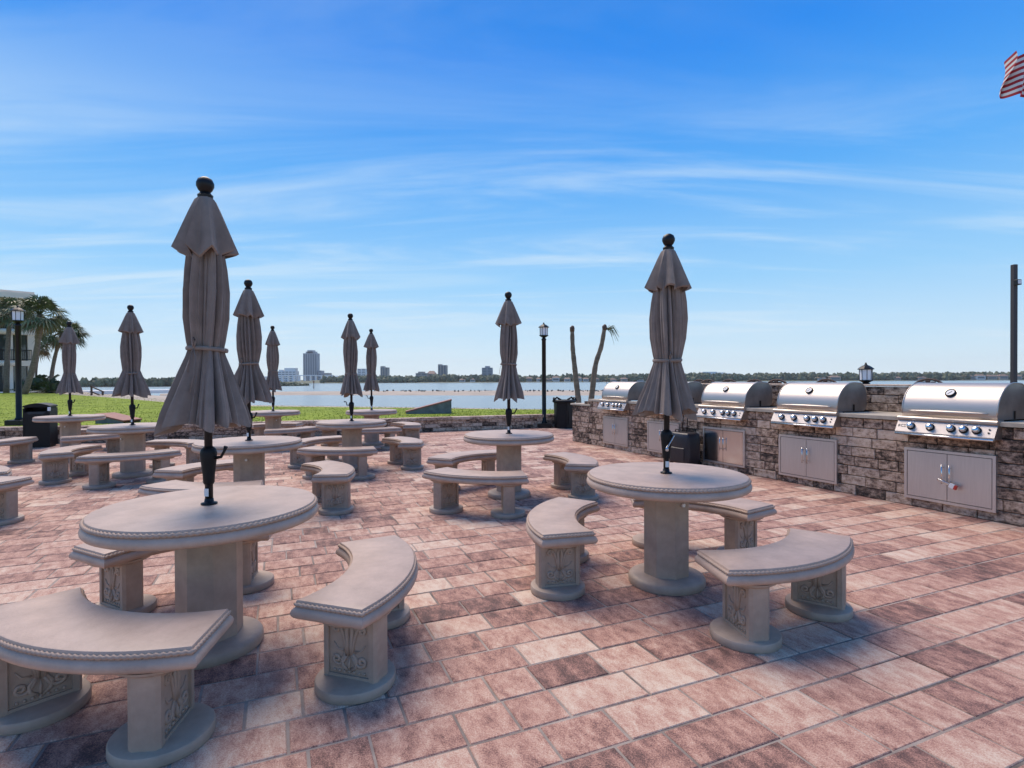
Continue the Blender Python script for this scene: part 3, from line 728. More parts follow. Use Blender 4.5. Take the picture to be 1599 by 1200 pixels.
def hood_profile(n=14):
    P = [(-.035, .985)]
    for i in range(n + 1):
        a = PI - (PI * .52) * i / n
        P.append((.275 + .315 * math.cos(a), 1.03 + .315 * math.sin(a)))
    for i in range(1, 8):
        a = PI * .48 - PI * .50 * i / 7; P.append((.36 + .17 * math.cos(a), 1.175 + .17 * math.sin(a)))
    P += [(.53, 1.06), (.50, 1.0), (.46, .985)]
    return P
def make_grill(s, label, padlock=False, mirror=False, logo=False):
    p = GP0 + GD * s
    t_ = thing('built_in_grill', label, 'grill', (p.x, p.y, 0), WANG, 'built-in steel grills along the counter')
    hp = hood_profile()
    mb = MB(); r0 = [(-.43, y, z) for y, z in hp]; r1 = [(.43, y, z) for y, z in hp]; mb.loops([r0, r1], True)
    h_ = mb.build('hood', MAT['steel'], t_)
    for sx in (-1, 1):
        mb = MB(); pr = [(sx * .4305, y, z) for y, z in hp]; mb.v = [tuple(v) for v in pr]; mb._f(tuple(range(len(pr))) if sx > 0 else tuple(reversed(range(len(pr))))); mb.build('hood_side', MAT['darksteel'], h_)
        mb = MB(); mb.tube([(sx * .43, y, z) for y, z in hp[1:22]], .007, 6); mb.build('hood_trim', MAT['steel'], h_)
        mb = MB(); mb.box(*sorted((sx * .431, sx * .437)), .26, .285, .99, 1.07); mb.build('rear_slot', MAT['black'], h_)
    # handle: a bowed lens shaped bar on two posts
    pts = []; rad = []
    for i in range(17):
        u = i / 16; x = -.36 + .72 * u; bow = math.sin(PI * u); pts.append((x, -.055 - .035 * bow, 1.045)); rad.append(.006 + .011 * bow)
    mb = MB(); mb.tube(pts, rad, 10); mb.tube([(-.28, -.02, 1.045), (-.28, -.075, 1.045)], .008, 6); mb.tube([(.28, -.02, 1.045), (.28, -.075, 1.045)], .008, 6)
    mb.build('handle', MAT['steel'], h_)
    # thermometer on the curved front
    a = PI - PI * .52 * .44; cy, cz = .275 + .317 * math.cos(a), 1.03 + .317 * math.sin(a); nv = Vector((0, math.cos(a), math.sin(a)))
    q = nv.to_track_quat('Z', 'Y').to_matrix().to_4x4(); q.translation = (0, cy, cz)
    mb = MB(); mb.lathe([(.048, -.004), (.050, .010), (.046, .016), (.038, .016)], 24, cap1=False); mb.v = [tuple(q @ Vector(v)) for v in mb.v]; g_ = mb.build('thermometer', MAT['black'], h_)
    mb = MB(); mb.lathe([(.038, .0125), (.001, .0125)], 24, cap0=False); mb.v = [tuple(q @ Vector(v)) for v in mb.v]; mb.build('dial_face', MAT['white'], g_)
    mb = MB(); mb.box(-.003, .003, -.026, .02, .0135, .0145); mb.v = [tuple(q @ Matrix.Rotation(-.7, 4, 'Z') @ Vector(v)) for v in mb.v]; mb.build('needle', MAT['black'], g_)
    # rail and control panel
    mb = MB(); mb.prism([(-.085, .945), (-.092, .955), (-.092, .972), (-.082, .984), (.03, .985), (.03, .938), (-.075, .938)], -.452, .452); mb.build('front_rail', MAT['steel'], t_)
    pp = [(-.135, .80), (-.135, .822), (-.072, .937), (.0, .937), (.0, .80)]
    mb = MB(); mb.prism(pp, -.45, .45); cp = mb.build('control_panel', MAT['steel'], t_)
    mb = MB(); mb.tube([(-.445, -.138, .797), (.445, -.138, .797)], .012, 8); mb.build('drip_lip', MAT['chrome'], t_)
    dv = Vector((0, .063, .115)).normalized(); nv = Vector((0, -.115, .063)).normalized(); mid = Vector((0, -.1035, .8795))
    fr = Matrix((( 1, 0, 0, 0), (0, dv.y, nv.y, 0), (0, dv.z, nv.z, 0), (0, 0, 0, 1)))      # local x, up along panel, outward
    for kx in (-.30, -.115, .075, .185, .295):
        m = Matrix.Translation(mid + Vector((kx, 0, 0))) @ fr
        mb = MB(); mb.lathe([(.040, 0), (.040, .008), (.031, .012)], 20, cap1=False); mb.v = [tuple(m @ Vector(v)) for v in mb.v]; kb = mb.build('knob', MAT['black'], cp)
        mb = MB(); mb.lathe([(.031, .010), (.029, .040), (.026, .046), (.001, .047)], 20, cap0=False); mb.v = [tuple(m @ Vector(v)) for v in mb.v]; mb.build('knob_cap', MAT['chrome'], kb)
        m2 = Matrix.Translation(mid + Vector((kx + .012, 0, 0))) @ fr @ Matrix.Translation((0, .055, 0))
        mb = MB(); mb.lathe([(.006, 0), (.005, .008)], 8); mb.v = [tuple(m2 @ Vector(v)) for v in mb.v]; mb.build('indicator', MAT['chrome'], cp)
    for dz in (-.018, .018):
        m = Matrix.Translation(mid + Vector((.395, 0, 0))) @ fr @ Matrix.Translation((0, dz, 0)); mb = MB(); mb.lathe([(.009, 0), (.008, .007)], 10)
        mb.v = [tuple(m @ Vector(v)) for v in mb.v]; mb.build('light_button', MAT['black'], cp)
    if logo:
        cv_ = bpy.data.curves.new('logo', 'FONT'); cv_.body = 'RCS'; cv_.size = .045; cv_.align_x = 'CENTER'; cv_.align_y = 'CENTER'; cv_.extrude = .0008
        o = bpy.data.objects.new('tmp_logo', cv_); C.objects.link(o); dg = bpy.context.evaluated_depsgraph_get()
        me = bpy.data.meshes.new_from_object(o.evaluated_get(dg)); bpy.data.objects.remove(o)
        me.transform(Matrix.Translation(mid + Vector((-.395, 0, 0))) @ fr @ Matrix.Translation((0, .0, .0012))); me.materials.clear(); me.materials.append(MAT['black'])
        link('logo', me, cp)
    return t_
def make_doors(s, label, mirror=False):
    p = GP0 + GD * s
    t_ = thing('access_doors', label, 'cabinet doors', (p.x, p.y, 0), WANG, 'steel cabinet doors under the grills')
    dm = MAT['mirror'] if mirror else MAT['door']
    mb = MB()
    for x0, x1, z0, z1 in ((-.415, .415, .09, .118), (-.415, .415, .612, .64), (-.415, -.387, .118, .612), (.387, .415, .118, .612)): mb.box(x0, x1, -.028, .03, z0, z1)
    mb.build('door_frame', MAT['door'], t_)
    mb = MB(); mb.box(-.386, .386, -.010, .0, .119, .611); mb.build('backing', MAT['black'], t_)
    for sx in (-1, 1):
        mb = MB(); x0, x1 = sorted((sx * .003, sx * .381)); mb.box(x0, x1, -.026, -.011, .124, .606); d_ = mb.build('door', dm, t_)
        x = sx * .035; mb = MB(); mb.tube([(x, -.058, .30), (x, -.058, .50)], .006, 8); mb.tube([(x, -.026, .33), (x, -.058, .33)], .005, 6); mb.tube([(x, -.026, .47), (x, -.058, .47)], .005, 6)
        mb.build('door_handle', MAT['chrome'], d_)
    return t_
make_grill(GR[0], 'farthest left grill, at the low end of the stone counter')
make_grill(GR[1], 'steel grill mostly hidden behind the front right umbrella')
make_grill(GR[2], 'steel grill in the middle of the counter, above the mirror-bright doors')
make_grill(GR[3], 'steel grill left of the wall lantern, fourth from the far end', logo=False)
make_grill(GR[4], 'nearest large steel grill at the right edge, above the padlocked doors', logo=True)
make_doors(GR[0], 'steel double cabinet doors under the farthest left grill')
make_doors(GR[1], 'steel double cabinet doors partly hidden behind the umbrella pole and bag')
make_doors(GR[2], 'mirror-bright steel double doors right beside the black wheeled bag', True)
make_doors(GR[3], 'plain steel double doors under the grill left of the wall lantern')
make_doors(GR[4], 'large steel double doors held shut with a padlock, at right')
# padlock through the handles of the nearest doors
pl = GP0 + GD * GR[4]
pk = thing('padlock', 'red and white padlock with long shackle on the right cabinet handles', 'padlock', (pl.x, pl.y, 0), WANG)
mb = MB(); mb.tube([(.055, -.085, .312), (-.05, -.085, .352), (-.062, -.078, .345), (-.06, -.07, .335), (.05, -.07, .295)], .0055, 8); mb.build('shackle', MAT['chrome'], pk)
m = Matrix.Translation((.072, -.078, .297)) @ Matrix.Rotation(.36, 4, 'Y')
mb = MB(); mb.box(-.024, .020, -.014, .014, -.022, .022, .003, m); mb.build('lock_body', MAT['white'], pk)
mb = MB(); mb.box(.0205, .042, -.0142, .0142, -.0222, .0222, .003, m); mb.build('lock_bumper', MAT['red'], pk)

# black wheeled bag in front of the counter
cb = GP0 + GD * 3.86 - GI * .22
ct = thing('wheeled_bag', 'black wheeled bag with tall pull handle standing by the counter', 'bag', (cb.x, cb.y, 0), WANG)
mb = MB()
prof = [(.0, .035, 1.0), (.02, .04, 1.02), (.12, .05, 1.03), (.30, .055, 1.02), (.40, .06, .99), (.455, .075, .93), (.475, .11, .8)]
rings = []
for z_f, ins, k in prof:
    ring = []
    for i in range(32):
        a = 2 * PI * i / 32; cxx, cyy = math.cos(a), math.sin(a); ee = .38
        x = .235 * k * math.copysign(abs(cxx) ** ee, cxx); y = .15 * k * math.copysign(abs(cyy) ** ee, cyy)
        wv = .007 * math.sin(5 * a + 9 * z_f) + .006 * math.sin(9 * a - 13 * z_f)
        ring.append((x * (1 + wv * 3), y * (1 + wv * 4), .05 + z_f * 1.02))
    rings.append(ring)
mb.loops(rings, True, True, True); mb.build('bag_body', MAT['vinyl'], ct)
mb = MB(); mb.box(-.17, .17, -.165, -.13, .09, .30, .012); mb.build('front_pocket', MAT['vinyl'], ct)
mb = MB()
for sx in (-.16, -.06): mb.tube([(sx, .11, .5), (sx + .02, .12, .98)], .008, 8)
mb.tube([(-.14, .12, .975), (-.04, .12, .975)], .012, 8); mb.build('pull_handle', MAT['black'], ct)
mb = MB(); mb.tube([(-.19, -.02, .53), (-.17, -.02, .57), (-.11, -.02, .57), (-.09, -.02, .53)], .009, 6); mb.build('carry_loop', MAT['black'], ct)
for sx in (-1, 1):
    mb = MB(); mb.tube([(sx * .20, .11, .045), (sx * .235, .11, .045)], .045, 16); mb.build('wheel', MAT['plastic'], ct)
mb = MB()
for sx in (-.18, .18): mb.box(sx - .02, sx + .02, -.12, -.08, 0, .055)
mb.build('rest_feet', MAT['plastic'], ct)

# ------------------------------------------------------------ lamps, bins, posts
def lantern(parent, z, k=1.0):
    mb = MB(); mb.lathe([(.03 * k, z), (.045 * k, z + .02 * k), (.10 * k, z + .055 * k), (.135 * k, z + .075 * k), (.135 * k, z + .09 * k)], 8, smooth=False); mb.build('lantern_base', MAT['black'], parent)
    R_ = .118 * k; h0, h1 = z + .09 * k, z + .31 * k
    for i in range(8):
        a = PI / 8 + i * PI / 4; a2 = a + PI / 4
        mb = MB(); x, y = R_ * math.cos(a), R_ * math.sin(a); mb.tube([(x, y, h0), (x * 1.04, y * 1.04, h1)], .006 * k, 5); mb.build('lantern_bar', MAT['black'], parent)
        mb = MB(); g = .97; pts = [(R_ * g * math.cos(a), R_ * g * math.sin(a), h0), (R_ * g * math.cos(a2), R_ * g * math.sin(a2), h0), (R_ * g * 1.04 * math.cos(a2), R_ * g * 1.04 * math.sin(a2), h1), (R_ * g * 1.04 * math.cos(a), R_ * g * 1.04 * math.sin(a), h1)]
        cxm = Vector((0, 0, 0)); inn = [(x * .95, y * .95, z_) for x, y, z_ in pts]; mb.loops([pts, inn], True, True, True, smooth=False); mb.build('lantern_pane', MAT['frost'], parent)
    mb = MB(); mb.lathe([(.13 * k, h1), (.158 * k, h1 + .004), (.158 * k, h1 + .016 * k), (.12 * k, h1 + .05 * k), (.07 * k, h1 + .085 * k), (.03 * k, h1 + .10 * k), (.026 * k, h1 + .115 * k), (.016 * k, h1 + .125 * k), (.02 * k, h1 + .14 * k), (.004 * k, h1 + .155 * k)], 8, smooth=False); mb.build('lantern_roof', MAT['black'], parent)
def lamp_post(x, y, z, top, label):
    t_ = thing('lamp_post', label, 'lamp post', (x, y, z), 0, 'black lamp posts with frosted lanterns')
    mb = MB(); mb.box(-.19, .19, -.19, .19, 0, .13, .012); mb.build('base', MAT['black'], t_)
    zl = top - .46; mb = MB(); mb.lathe([(.085, .125), (.085, .16), (.062, .19), (.060, zl - .06), (.072, zl - .05), (.072, zl - .02), (.05, zl + .01)], 16); mb.build('pole', MAT['black'], t_)
    lantern(t_, zl, 1.0)
LPm = (.93, 16.0); lamp_post(LPm[0], LPm[1], 0, 3.05, 'black lamp post standing by the far bin at the end of the grill counter')
LPl = AT(29, 600, 13.6); lamp_post(LPl.x, 13.6, LAWN_Z, 3.28 - LAWN_Z, 'black lamp post on the lawn at the left edge, before the palms')
_d = ray(1352, 597); _o = GP0 + GI * .83 - Vector((0, 0, CAM_H)); wlp = Vector((0, 0, CAM_H)) + _d * (_o.dot(GI) / _d.dot(GI))
wln = thing('wall_lantern', 'black lantern with white panes on top of the stone wall between grills', 'lantern', (wlp.x, wlp.y, 1.318))
lantern(wln, .0, .62)
mb = MB(); mb.lathe([(.05, .0), (.05, .012), (.022, .02), (.02, .045)], 12); mb.build('lantern_stem', MAT['black'], wln)

def bin_hex(x, y, label):
    t_ = thing('litter_bin', label, 'bin', (x, y, 0), .2)
    ring = lambda r, z: [(r * math.cos(PI / 6 + PI / 3 * i), r * math.sin(PI / 6 + PI / 3 * i), z) for i in range(6)]
    mb = MB(); mb.loops([ring(.27, 0), ring(.285, .03), ring(.31, .72), ring(.30, .74)], True, True, True, smooth=False); mb.build('bin_body', MAT['plastic'], t_)
    for i in range(6):
        a = PI / 3 * i; c, s_ = math.cos(a), math.sin(a); m = Matrix.Translation((.262 * c, .262 * s_, .38)) @ Matrix.Rotation(a, 4, 'Z')
        mb = MB(); mb.box(-.01, .006, -.10, .10, -.27, .27, .0, m); mb.build('side_panel', MAT['plastic'], t_)
    mb = MB(); mb.lathe([(.325, .735), (.34, .75), (.34, .79), (.30, .81), (.20, .815), (.19, .80)], 24, cap0=False); mb.build('rim', MAT['plastic'], t_)
    for sx in (-1, 1):
        mb = MB(); mb.tube([(sx * .33, -.10, .79), (sx * .32, -.05, .86), (sx * .30, .03, .87), (sx * .28, .10, .80)], .03, 8, flat=.6); mb.tube([(sx * .33, .0, .78), (sx * .22, .0, .88), (sx * .10, .0, .81)], .028, 8); mb.build('lid_hump', MAT['plastic'], t_)
bin_hex(1.50, 15.85, 'black hexagonal litter bin at the far end of the grill counter')
bl = thing('litter_bin', 'square black litter bin with bag liner beside the lamp post at left', 'bin', (-10.15, 11.85, 0), .38); bl.scale = (.74, .74, .9)
mb = MB(); mb.box(-.30, .30, -.28, .28, .03, .84, .01); mb.build('bin_body', MAT['plastic'], bl)
mb = MB(); mb.box(-.27, .27, -.25, .25, 0, .04); mb.build('plinth', MAT['black'], bl)
for s0, s1 in ((-.31, -.285), (.285, .31)):
    mb = MB(); mb.box(s0, s1, -.29, .29, .03, .93); mb.build('side_panel', MAT['plastic'], bl)
pr = [(-.31, .985)] + [(-.31 + .62 * i / 12, .985 + .06 * math.sin(PI * i / 12)) for i in range(13)] + [(.31, .985), (.31, .95), (-.31, .95)]
mb = MB(); mb.loops([[(x, y, z) for x, z in pr[1:-2] + [(.31, .95), (-.31, .95)]] for y in (-.30, .30)], True, True, True, smooth=False); mb.build('lid', MAT['plastic'], bl)
mb = MB()
for sx in (-.285, .26):
    mb.box(sx, sx + .025, -.27, .27, .84, .95)
mb.box(-.26, .26, .24, .27, .84, .95); mb.build('lid_supports', MAT['plastic'], bl)
mb = MB(); lin = [(.285 * math.cos(a), .265 * math.sin(a)) for a in [2 * PI * i / 40 for i in range(40)]]
sq = lambda x, y: (math.copysign(abs(x / .285) ** .4 * .3, x), math.copysign(abs(y / .265) ** .4 * .285, y))
rl = random.Random(4)
mb.loops([[(*sq(x, y), .845) for x, y in lin], [(sq(x, y)[0] * 1.015, sq(x, y)[1] * 1.02, .80 + rl.uniform(-.025, .02)) for x, y in lin]], True); mb.build('bag_liner', MAT['vinyl'], bl)
mb = MB(); mb.box(.262, .318, -.305, -.24, .86, .95, .008); mb.build('liner_knot', MAT['frost'], bl)

post_p = AT(1583, 597, 9.2)
pt = thing('security_post', 'tall dark square post with small floodlight behind the nearest grill', 'post', (post_p.x, 9.2, 0))
mb = MB(); mb.box(-.032, .032, -.032, .032, 0, 3.28, .006); mb.build('shaft', MAT['wood'], pt); C.objects[-1].data.materials[0] = mat('dark_post', (.045, .038, .04), .6)
mb = MB(); mb.box(-.04, .035, -.10, -.035, 2.93, 3.02, .01); fl = mb.build('floodlight', MAT['black'], pt)
mb = MB(); mb.box(-.03, .025, -.108, -.101, 2.945, 3.005); mb.build('lens', MAT['frost'], fl)
mb = MB(); mb.box(-.03, .03, -.040, -.030, 2.96, 3.0); mb.build('bracket', MAT['black'], pt)

# flag on a pole just beyond the right edge
fp = AT(1606, 560, 14.0)
fg = thing('flag_pole', 'flagpole just beyond the right edge of the view', 'flagpole', (fp.x, 14.0, 0))
mb = MB(); mb.tube([(0, 0, 0), (0, 0, 9.55)], [.07, .035], 14); mb.build('pole', MAT['chrome'], fg)
mb = MB(); mb.lathe([(.02, 9.55), (.06, 9.6), (.075, 9.66), (.05, 9.72), (.01, 9.745)], 14); mb.build('finial_ball', MAT['brass'], fg)
flag = thing('flag', 'striped red and white flag with blue canton flying at the upper right corner', 'flag', (fp.x - .045, 14.0, 8.42))
FW, FH = 1.6, .98; mb = MB(); nu, nv = 48, 20
fm = bpy.data.materials.new('flag_print'); fm.use_nodes = True; t = fm.node_tree; b = t.nodes['Principled BSDF']; b.inputs['Roughness'].default_value = .8
uvn = N(t, 'ShaderNodeUVMap'); uvn.uv_map = 'UVMap'; sx_ = N(t, 'ShaderNodeSeparateXYZ'); t.links.new(uvn.outputs[0], sx_.inputs[0])
U, V = sx_.outputs[0], sx_.outputs[1]
stripe = M2('MODULO', M2('FLOOR', M2('MULTIPLY', V, 13.0, t), None, t), 2.0, t)          # 0 = red, 1 = white
rgb = N(t, 'ShaderNodeMix', data_type='RGBA'); rgb.inputs['A'].default_value = (.35, .012, .02, 1); rgb.inputs['B'].default_value = (.62, .60, .58, 1); t.links.new(stripe, rgb.inputs['Factor'])
can = M2('MULTIPLY', M2('LESS_THAN', U, .40, t), M2('GREATER_THAN', V, 6.0 / 13, t), t)
su = M2('SUBTRACT', M2('FRACT', M2('MULTIPLY', U, 11 / .40 / 1.0, t), None, t), .5, t); sv = M2('SUBTRACT', M2('FRACT', M2('MULTIPLY', M2('SUBTRACT', V, 6 / 13, t), 9 / (7 / 13), t), None, t), .5, t)
cu_ = M2('FLOOR', M2('MULTIPLY', U, 11 / .40, t), None, t); cv2 = M2('FLOOR', M2('MULTIPLY', M2('SUBTRACT', V, 6 / 13, t), 9 / (7 / 13), t), None, t)
par = M2('LESS_THAN', M2('MODULO', M2('ADD', cu_, cv2, t), 2.0, t), .5, t)
star = M2('MULTIPLY', M2('LESS_THAN', M2('ADD', M2('POWER', M2('ABSOLUTE', su, None, t), 1.2, t), M2('POWER', M2('ABSOLUTE', sv, None, t), 1.2, t), t), .34, t), par, t)
cn_ = N(t, 'ShaderNodeMix', data_type='RGBA'); cn_.inputs['A'].default_value = (.012, .02, .075, 1); cn_.inputs['B'].default_value = (.6, .6, .6, 1); t.links.new(star, cn_.inputs['Factor'])
fin = N(t, 'ShaderNodeMix', data_type='RGBA'); t.links.new(can, fin.inputs['Factor']); t.links.new(rgb.outputs['Result'], fin.inputs['A']); t.links.new(cn_.outputs['Result'], fin.inputs['B'])
t.links.new(fin.outputs['Result'], b.inputs['Base Color'])
uvs = []
for j in range(nv + 1):
    for i in range(nu + 1):
        u, v = i / nu, j / nv
        x = -u * .72 + .08 * math.sin(u * 7 + .5) * u; y = .26 * math.sin(u * 8.5 + v * 1.6) * (u ** .7) - .25 * u
        z = v * FH + .07 * math.sin(u * 6.5 + .3) + .10 * u + 0
        if u > .62: x -= .10 * (u - .62) * (2 * v - .5); z -= .35 * (u - .62) * v; y += .35 * (u - .62) * math.sin(v * 5 + 1)
        mb.v.append((x, y, z))
for j in range(nv):
    for i in range(nu):
        a = j * (nu + 1) + i; mb._f((a, a + 1, a + nu + 2, a + nu + 1), True)
fo = mb.build('cloth', fm, flag); uvl = fo.data.uv_layers.new(name='UVMap')
for lp in fo.data.loops:
    i = lp.vertex_index % (nu + 1); j = lp.vertex_index // (nu + 1); uvl.data[lp.index].uv = (i / nu, min(.9999, j / nv))
mb = MB(); mb.tube([(0, 0, -.02), (0, 0, FH + .02)], .012, 6); mb.build('hoist_band', MAT['white'], flag)

# tall chairs with arched slatted backs behind the grill wall
def arch_chair(px, dist, label):
    p = AT(px, 594, dist)
    t_ = thing('tall_chair', label, 'chair', (p.x, dist, 0), WANG + PI, 'tall arched chairs behind the stone wall')
    for i in range(7):
        x = -.225 + .075 * i; top = 1.36 - .16 * (x / .27) ** 2 * 1.4
        mb = MB(); mb.box(x - .03, x + .03, -.012, .012, .62, top, .004, Matrix.Translation((0, .02, 0))); mb.build('back_slat', MAT['wood'], t_)
    arc = [(.265 * math.sin(a), -.004, 1.15 + .225 * math.cos(a)) for a in [-PI / 2 + PI * i / 14 for i in range(15)]]
    mb = MB(); mb.tube(arc, .018, 6); mb.build('arched_rail', MAT['wood'], t_)
    mb = MB(); mb.box(-.28, .28, -.5, .02, .60, .63); mb.build('seat', MAT['wood'], t_)
    for sx in (-1, 1):
        for y in (-.47, .0): mb = MB(); mb.box(*sorted((sx * .24, sx * .29)), y - .03, y + .03, 0, .60); mb.build('leg', MAT['wood'], t_)
        mb = MB(); mb.box(*sorted((sx * .25, sx * .36)), -.5, .04, .84, .865); mb.build('armrest', MAT['wood'], t_)
for px, dd, lb in ((1092, 12.0, 'arched wooden chair back behind the wall, leftmost'), (1106, 11.0, 'arched wooden chair back showing just left of the mirror-door grill hood'), (1138, 10.6, 'arched wooden chair back over the hood of the middle grill'),
                   (1178, 10.2, 'low arched wooden chair back over the right end of the middle grill hood'), (1213, 9.3, 'arched slatted wooden chair back in the gap between the third and fourth grills'), (1290, 9.6, 'arched wooden chair back over the hood left of the wall lantern'), (1450, 8.4, 'arched wooden chair back over the hood of the nearest grill')):
    arch_chair(px, dd, lb)

# sloped game boards on the lawn
def game_board(p, rz, L, hgt, label, top):
    t_ = thing('sloped_board', label, 'game board', p, rz, 'sloped boards on the lawn')
    W_ = .6
    mb = MB(); mb.prism([(-W_ / 2, 0)], 0, 0) if False else None
    for y in (-W_ / 2, W_ / 2 - .03):
        q_ = MB(); q_.loops([[(0, y, 0), (L, y, 0), (L, y, hgt - .03), (0, y, .05)], [(0, y + .03, 0), (L, y + .03, 0), (L, y + .03, hgt - .03), (0, y + .03, .05)]], True, True, True, smooth=False); q_.build('side_board', MAT['greyside'], t_)
    q_ = MB(); q_.box(L - .03, L - .001, -W_ / 2 + .03, W_ / 2 - .03, 0, hgt - .04); q_.build('end_board', MAT['greyside'], t_)
    a = math.atan2(hgt - .08, L); m = Matrix.Translation((0, 0, .052)) @ Matrix.Rotation(-a, 4, 'Y'); q_ = MB(); q_.box(-.02, math.hypot(L, hgt - .08) + .02, -W_ / 2 - .015, W_ / 2 + .015, 0, .035, .004, m); q_.build('top_board', top, t_)
gb1 = G(604, 656, LAWN_Z); game_board((gb1.x, 17.6, LAWN_Z), .12, 1.42, .44, 'sloped wooden board with reddish top on the lawn right of the far table', MAT['woodred'])
gb2 = AT(206, 655, 14.2); game_board((gb2.x, 14.2, LAWN_Z), PI - .1, .75, .24, 'sloped red-edged board on the lawn behind the left middle table', MAT['woodred'])

# handrail down to the beach
hp_ = AT(143, 622, 42.0)
hr = thing('handrail', 'short brown wooden handrail leading down from the lawn to the beach', 'handrail', (hp_.x, 42.0, LAWN_Z - .2), 0)
for (x, h) in ((0, .95), (.85, .75)):
    mb = MB(); mb.box(x - .05, x + .05, -.05, .05, -.5, h - .25 * x); mb.build('post', MAT['wood'], hr)
for dz in (0, -.38):
    mb = MB(); mb.tube([(-.08, 0, .90 + dz), (.95, 0, .45 + dz)], .05, 6); mb.build('rail', MAT['wood'], hr)

# ------------------------------------------------------------ palms and shrubs
def palm(base, top, rtrunk, label, nleaf=44, L=1.9, seed=0, dry=.15, group='palm trees by the apartment building', bend=.5):
    rr = random.Random(seed); t_ = thing('palm_tree', label, 'palm tree', base, 0, group); top = Vector(top) - Vector(base)
    pts = []; rad = []
    for i in range(13):
        u = i / 12; p = Vector((0, 0, 0)).lerp(top, u); s_ = math.sin(PI * u) * bend; p.x -= s_ * top.x * .35
        pts.append(p); rad.append(rtrunk * (1.25 - .35 * u + .05 * math.sin(i * 2.1)))
    mb = MB(); mb.tube(pts, rad, 10); mb.build('trunk', MAT['bark'], t_)
    def fronds(n, el0, el1, mt, nm, Lk):
        mb = MB()
        for k in range(n):
            az = rr.uniform(0, 2 * PI); el = rr.uniform(el0, el1); d = Vector((math.cos(az) * math.cos(el), math.sin(az) * math.cos(el), math.sin(el)))
            side = d.cross(Vector((0, 0, 1))).normalized(); upv = side.cross(d)
            st = L * Lk * rr.uniform(.45, .6); fan = L * Lk * rr.uniform(.5, .62)
            hub = top + d * st - Vector((0, 0, st * st * .10))
            mb.tube([top, top + d * st * .5, hub], [.035, .025, .018], 3)
            tw = rr.uniform(-.6, .6)
            for j in range(15):
                a = -1.9 + 3.8 * j / 14; bd = d * math.cos(a) + side * math.sin(a) * math.cos(tw) + upv * math.sin(a) * math.sin(tw)
                l = fan * (1 - .22 * abs(a) / 1.9) * rr.uniform(.85, 1.1); p1 = hub + bd * l * .55 - Vector((0, 0, .06 * l)); p2 = hub + bd * l - Vector((0, 0, l * (.30 + .25 * rr.random())))
                wv = bd.cross(upv).normalized() * l * .055 + upv * .02
                b_ = len(mb.v); mb.v += [tuple(hub), tuple(p1 + wv), tuple(p2), tuple(p1 - wv)]; mb._f((b_, b_ + 1, b_ + 2, b_ + 3))
        return mb.build(nm, mt, t_)
    fronds(nleaf, -.55, 1.35, MAT['leaf'], 'crown', 1.0)
    if dry: fronds(int(nleaf * dry) + 3, -1.2, -.4, MAT['leafdry'], 'dry_fronds', .8)
    return t_
D = 50.0
def palm_px(bx, by, tx, ty, dd, **kw):
    b0 = AT(bx, by, dd); b0.z = LAWN_Z; tp = AT(tx, ty, dd); return palm(b0, tp, **kw)
palm_px(38, 612, 63, 492, 47, rtrunk=.20, label='tall cabbage palm with thick leaning trunk behind the left lamp post', L=2.15, seed=2, nleaf=50, bend=-.6)
palm_px(10, 612, 16, 488, 53, rtrunk=.19, label='cabbage palm at the left edge before the apartment building', L=2.0, seed=4, nleaf=44)
palm_px(78, 606, 97, 519, 56, rtrunk=.16, label='slim cabbage palm with yellowing fronds, right of the tall one', L=2.2, seed=6, nleaf=44, dry=.35)
palm_px(54, 606, 60, 540, 60, rtrunk=.16, label='short cabbage palm between the taller two palms', L=1.9, seed=8, nleaf=34, dry=.1)
def cut_palm(bx, tx, ty, midx, dd, label, tuft, seed):
    b0 = AT(bx, 640, dd); b0.z = LAWN_Z - .1; tp = AT(tx, ty, dd); md = AT(midx, 570, dd)
    t_ = thing('bare_palm_trunk', label, 'palm trunk', b0, 0, 'bare palm trunks behind the grill counter'); rr = random.Random(seed)
    P = smooth_line([b0 - b0, AT(bx + (midx - bx) * .45, 610, dd) - b0, md - b0, AT((midx + tx) / 2 + (2 if tuft else -1), (570 + ty) / 2, dd) - b0, tp - b0], 6)
    mb = MB(); mb.tube(P, [.115 - .04 * i / len(P) + .006 * math.sin(i * 1.9) for i in range(len(P))], 10); mb.build('trunk', MAT['bark'], t_)
    e = P[-1]; mb = MB(); mb.tube([e - Vector((0, 0, .1)), e + Vector((0, 0, .04)), e + Vector((.03, 0, .12))], [.085, .095, .04], 8); mb.build('cut_top', MAT['wood'], t_)
    if tuft:
        mb = MB()
        for k in range(26):
            d = Vector((rr.uniform(.25, 1), rr.uniform(-.6, .6), rr.uniform(-.5, .6))).normalized(); l = rr.uniform(.25, .5); q = e + Vector((.08, 0, -.05))
            mid = q + d * l * .6; end = q + d * l - Vector((0, 0, l * .75)); mb.tube([q, mid, end], [.012, .010, .004], 3)
        mb.build('crown', MAT['leaf'], t_)
cut_palm(905, 893.5, 514, 897, 21, 'bare straight palm trunk without crown, the left of two', False, 1)
cut_palm(921, 944, 512, 930, 21, 'bare leaning palm trunk with one small tuft at its top', True, 2)

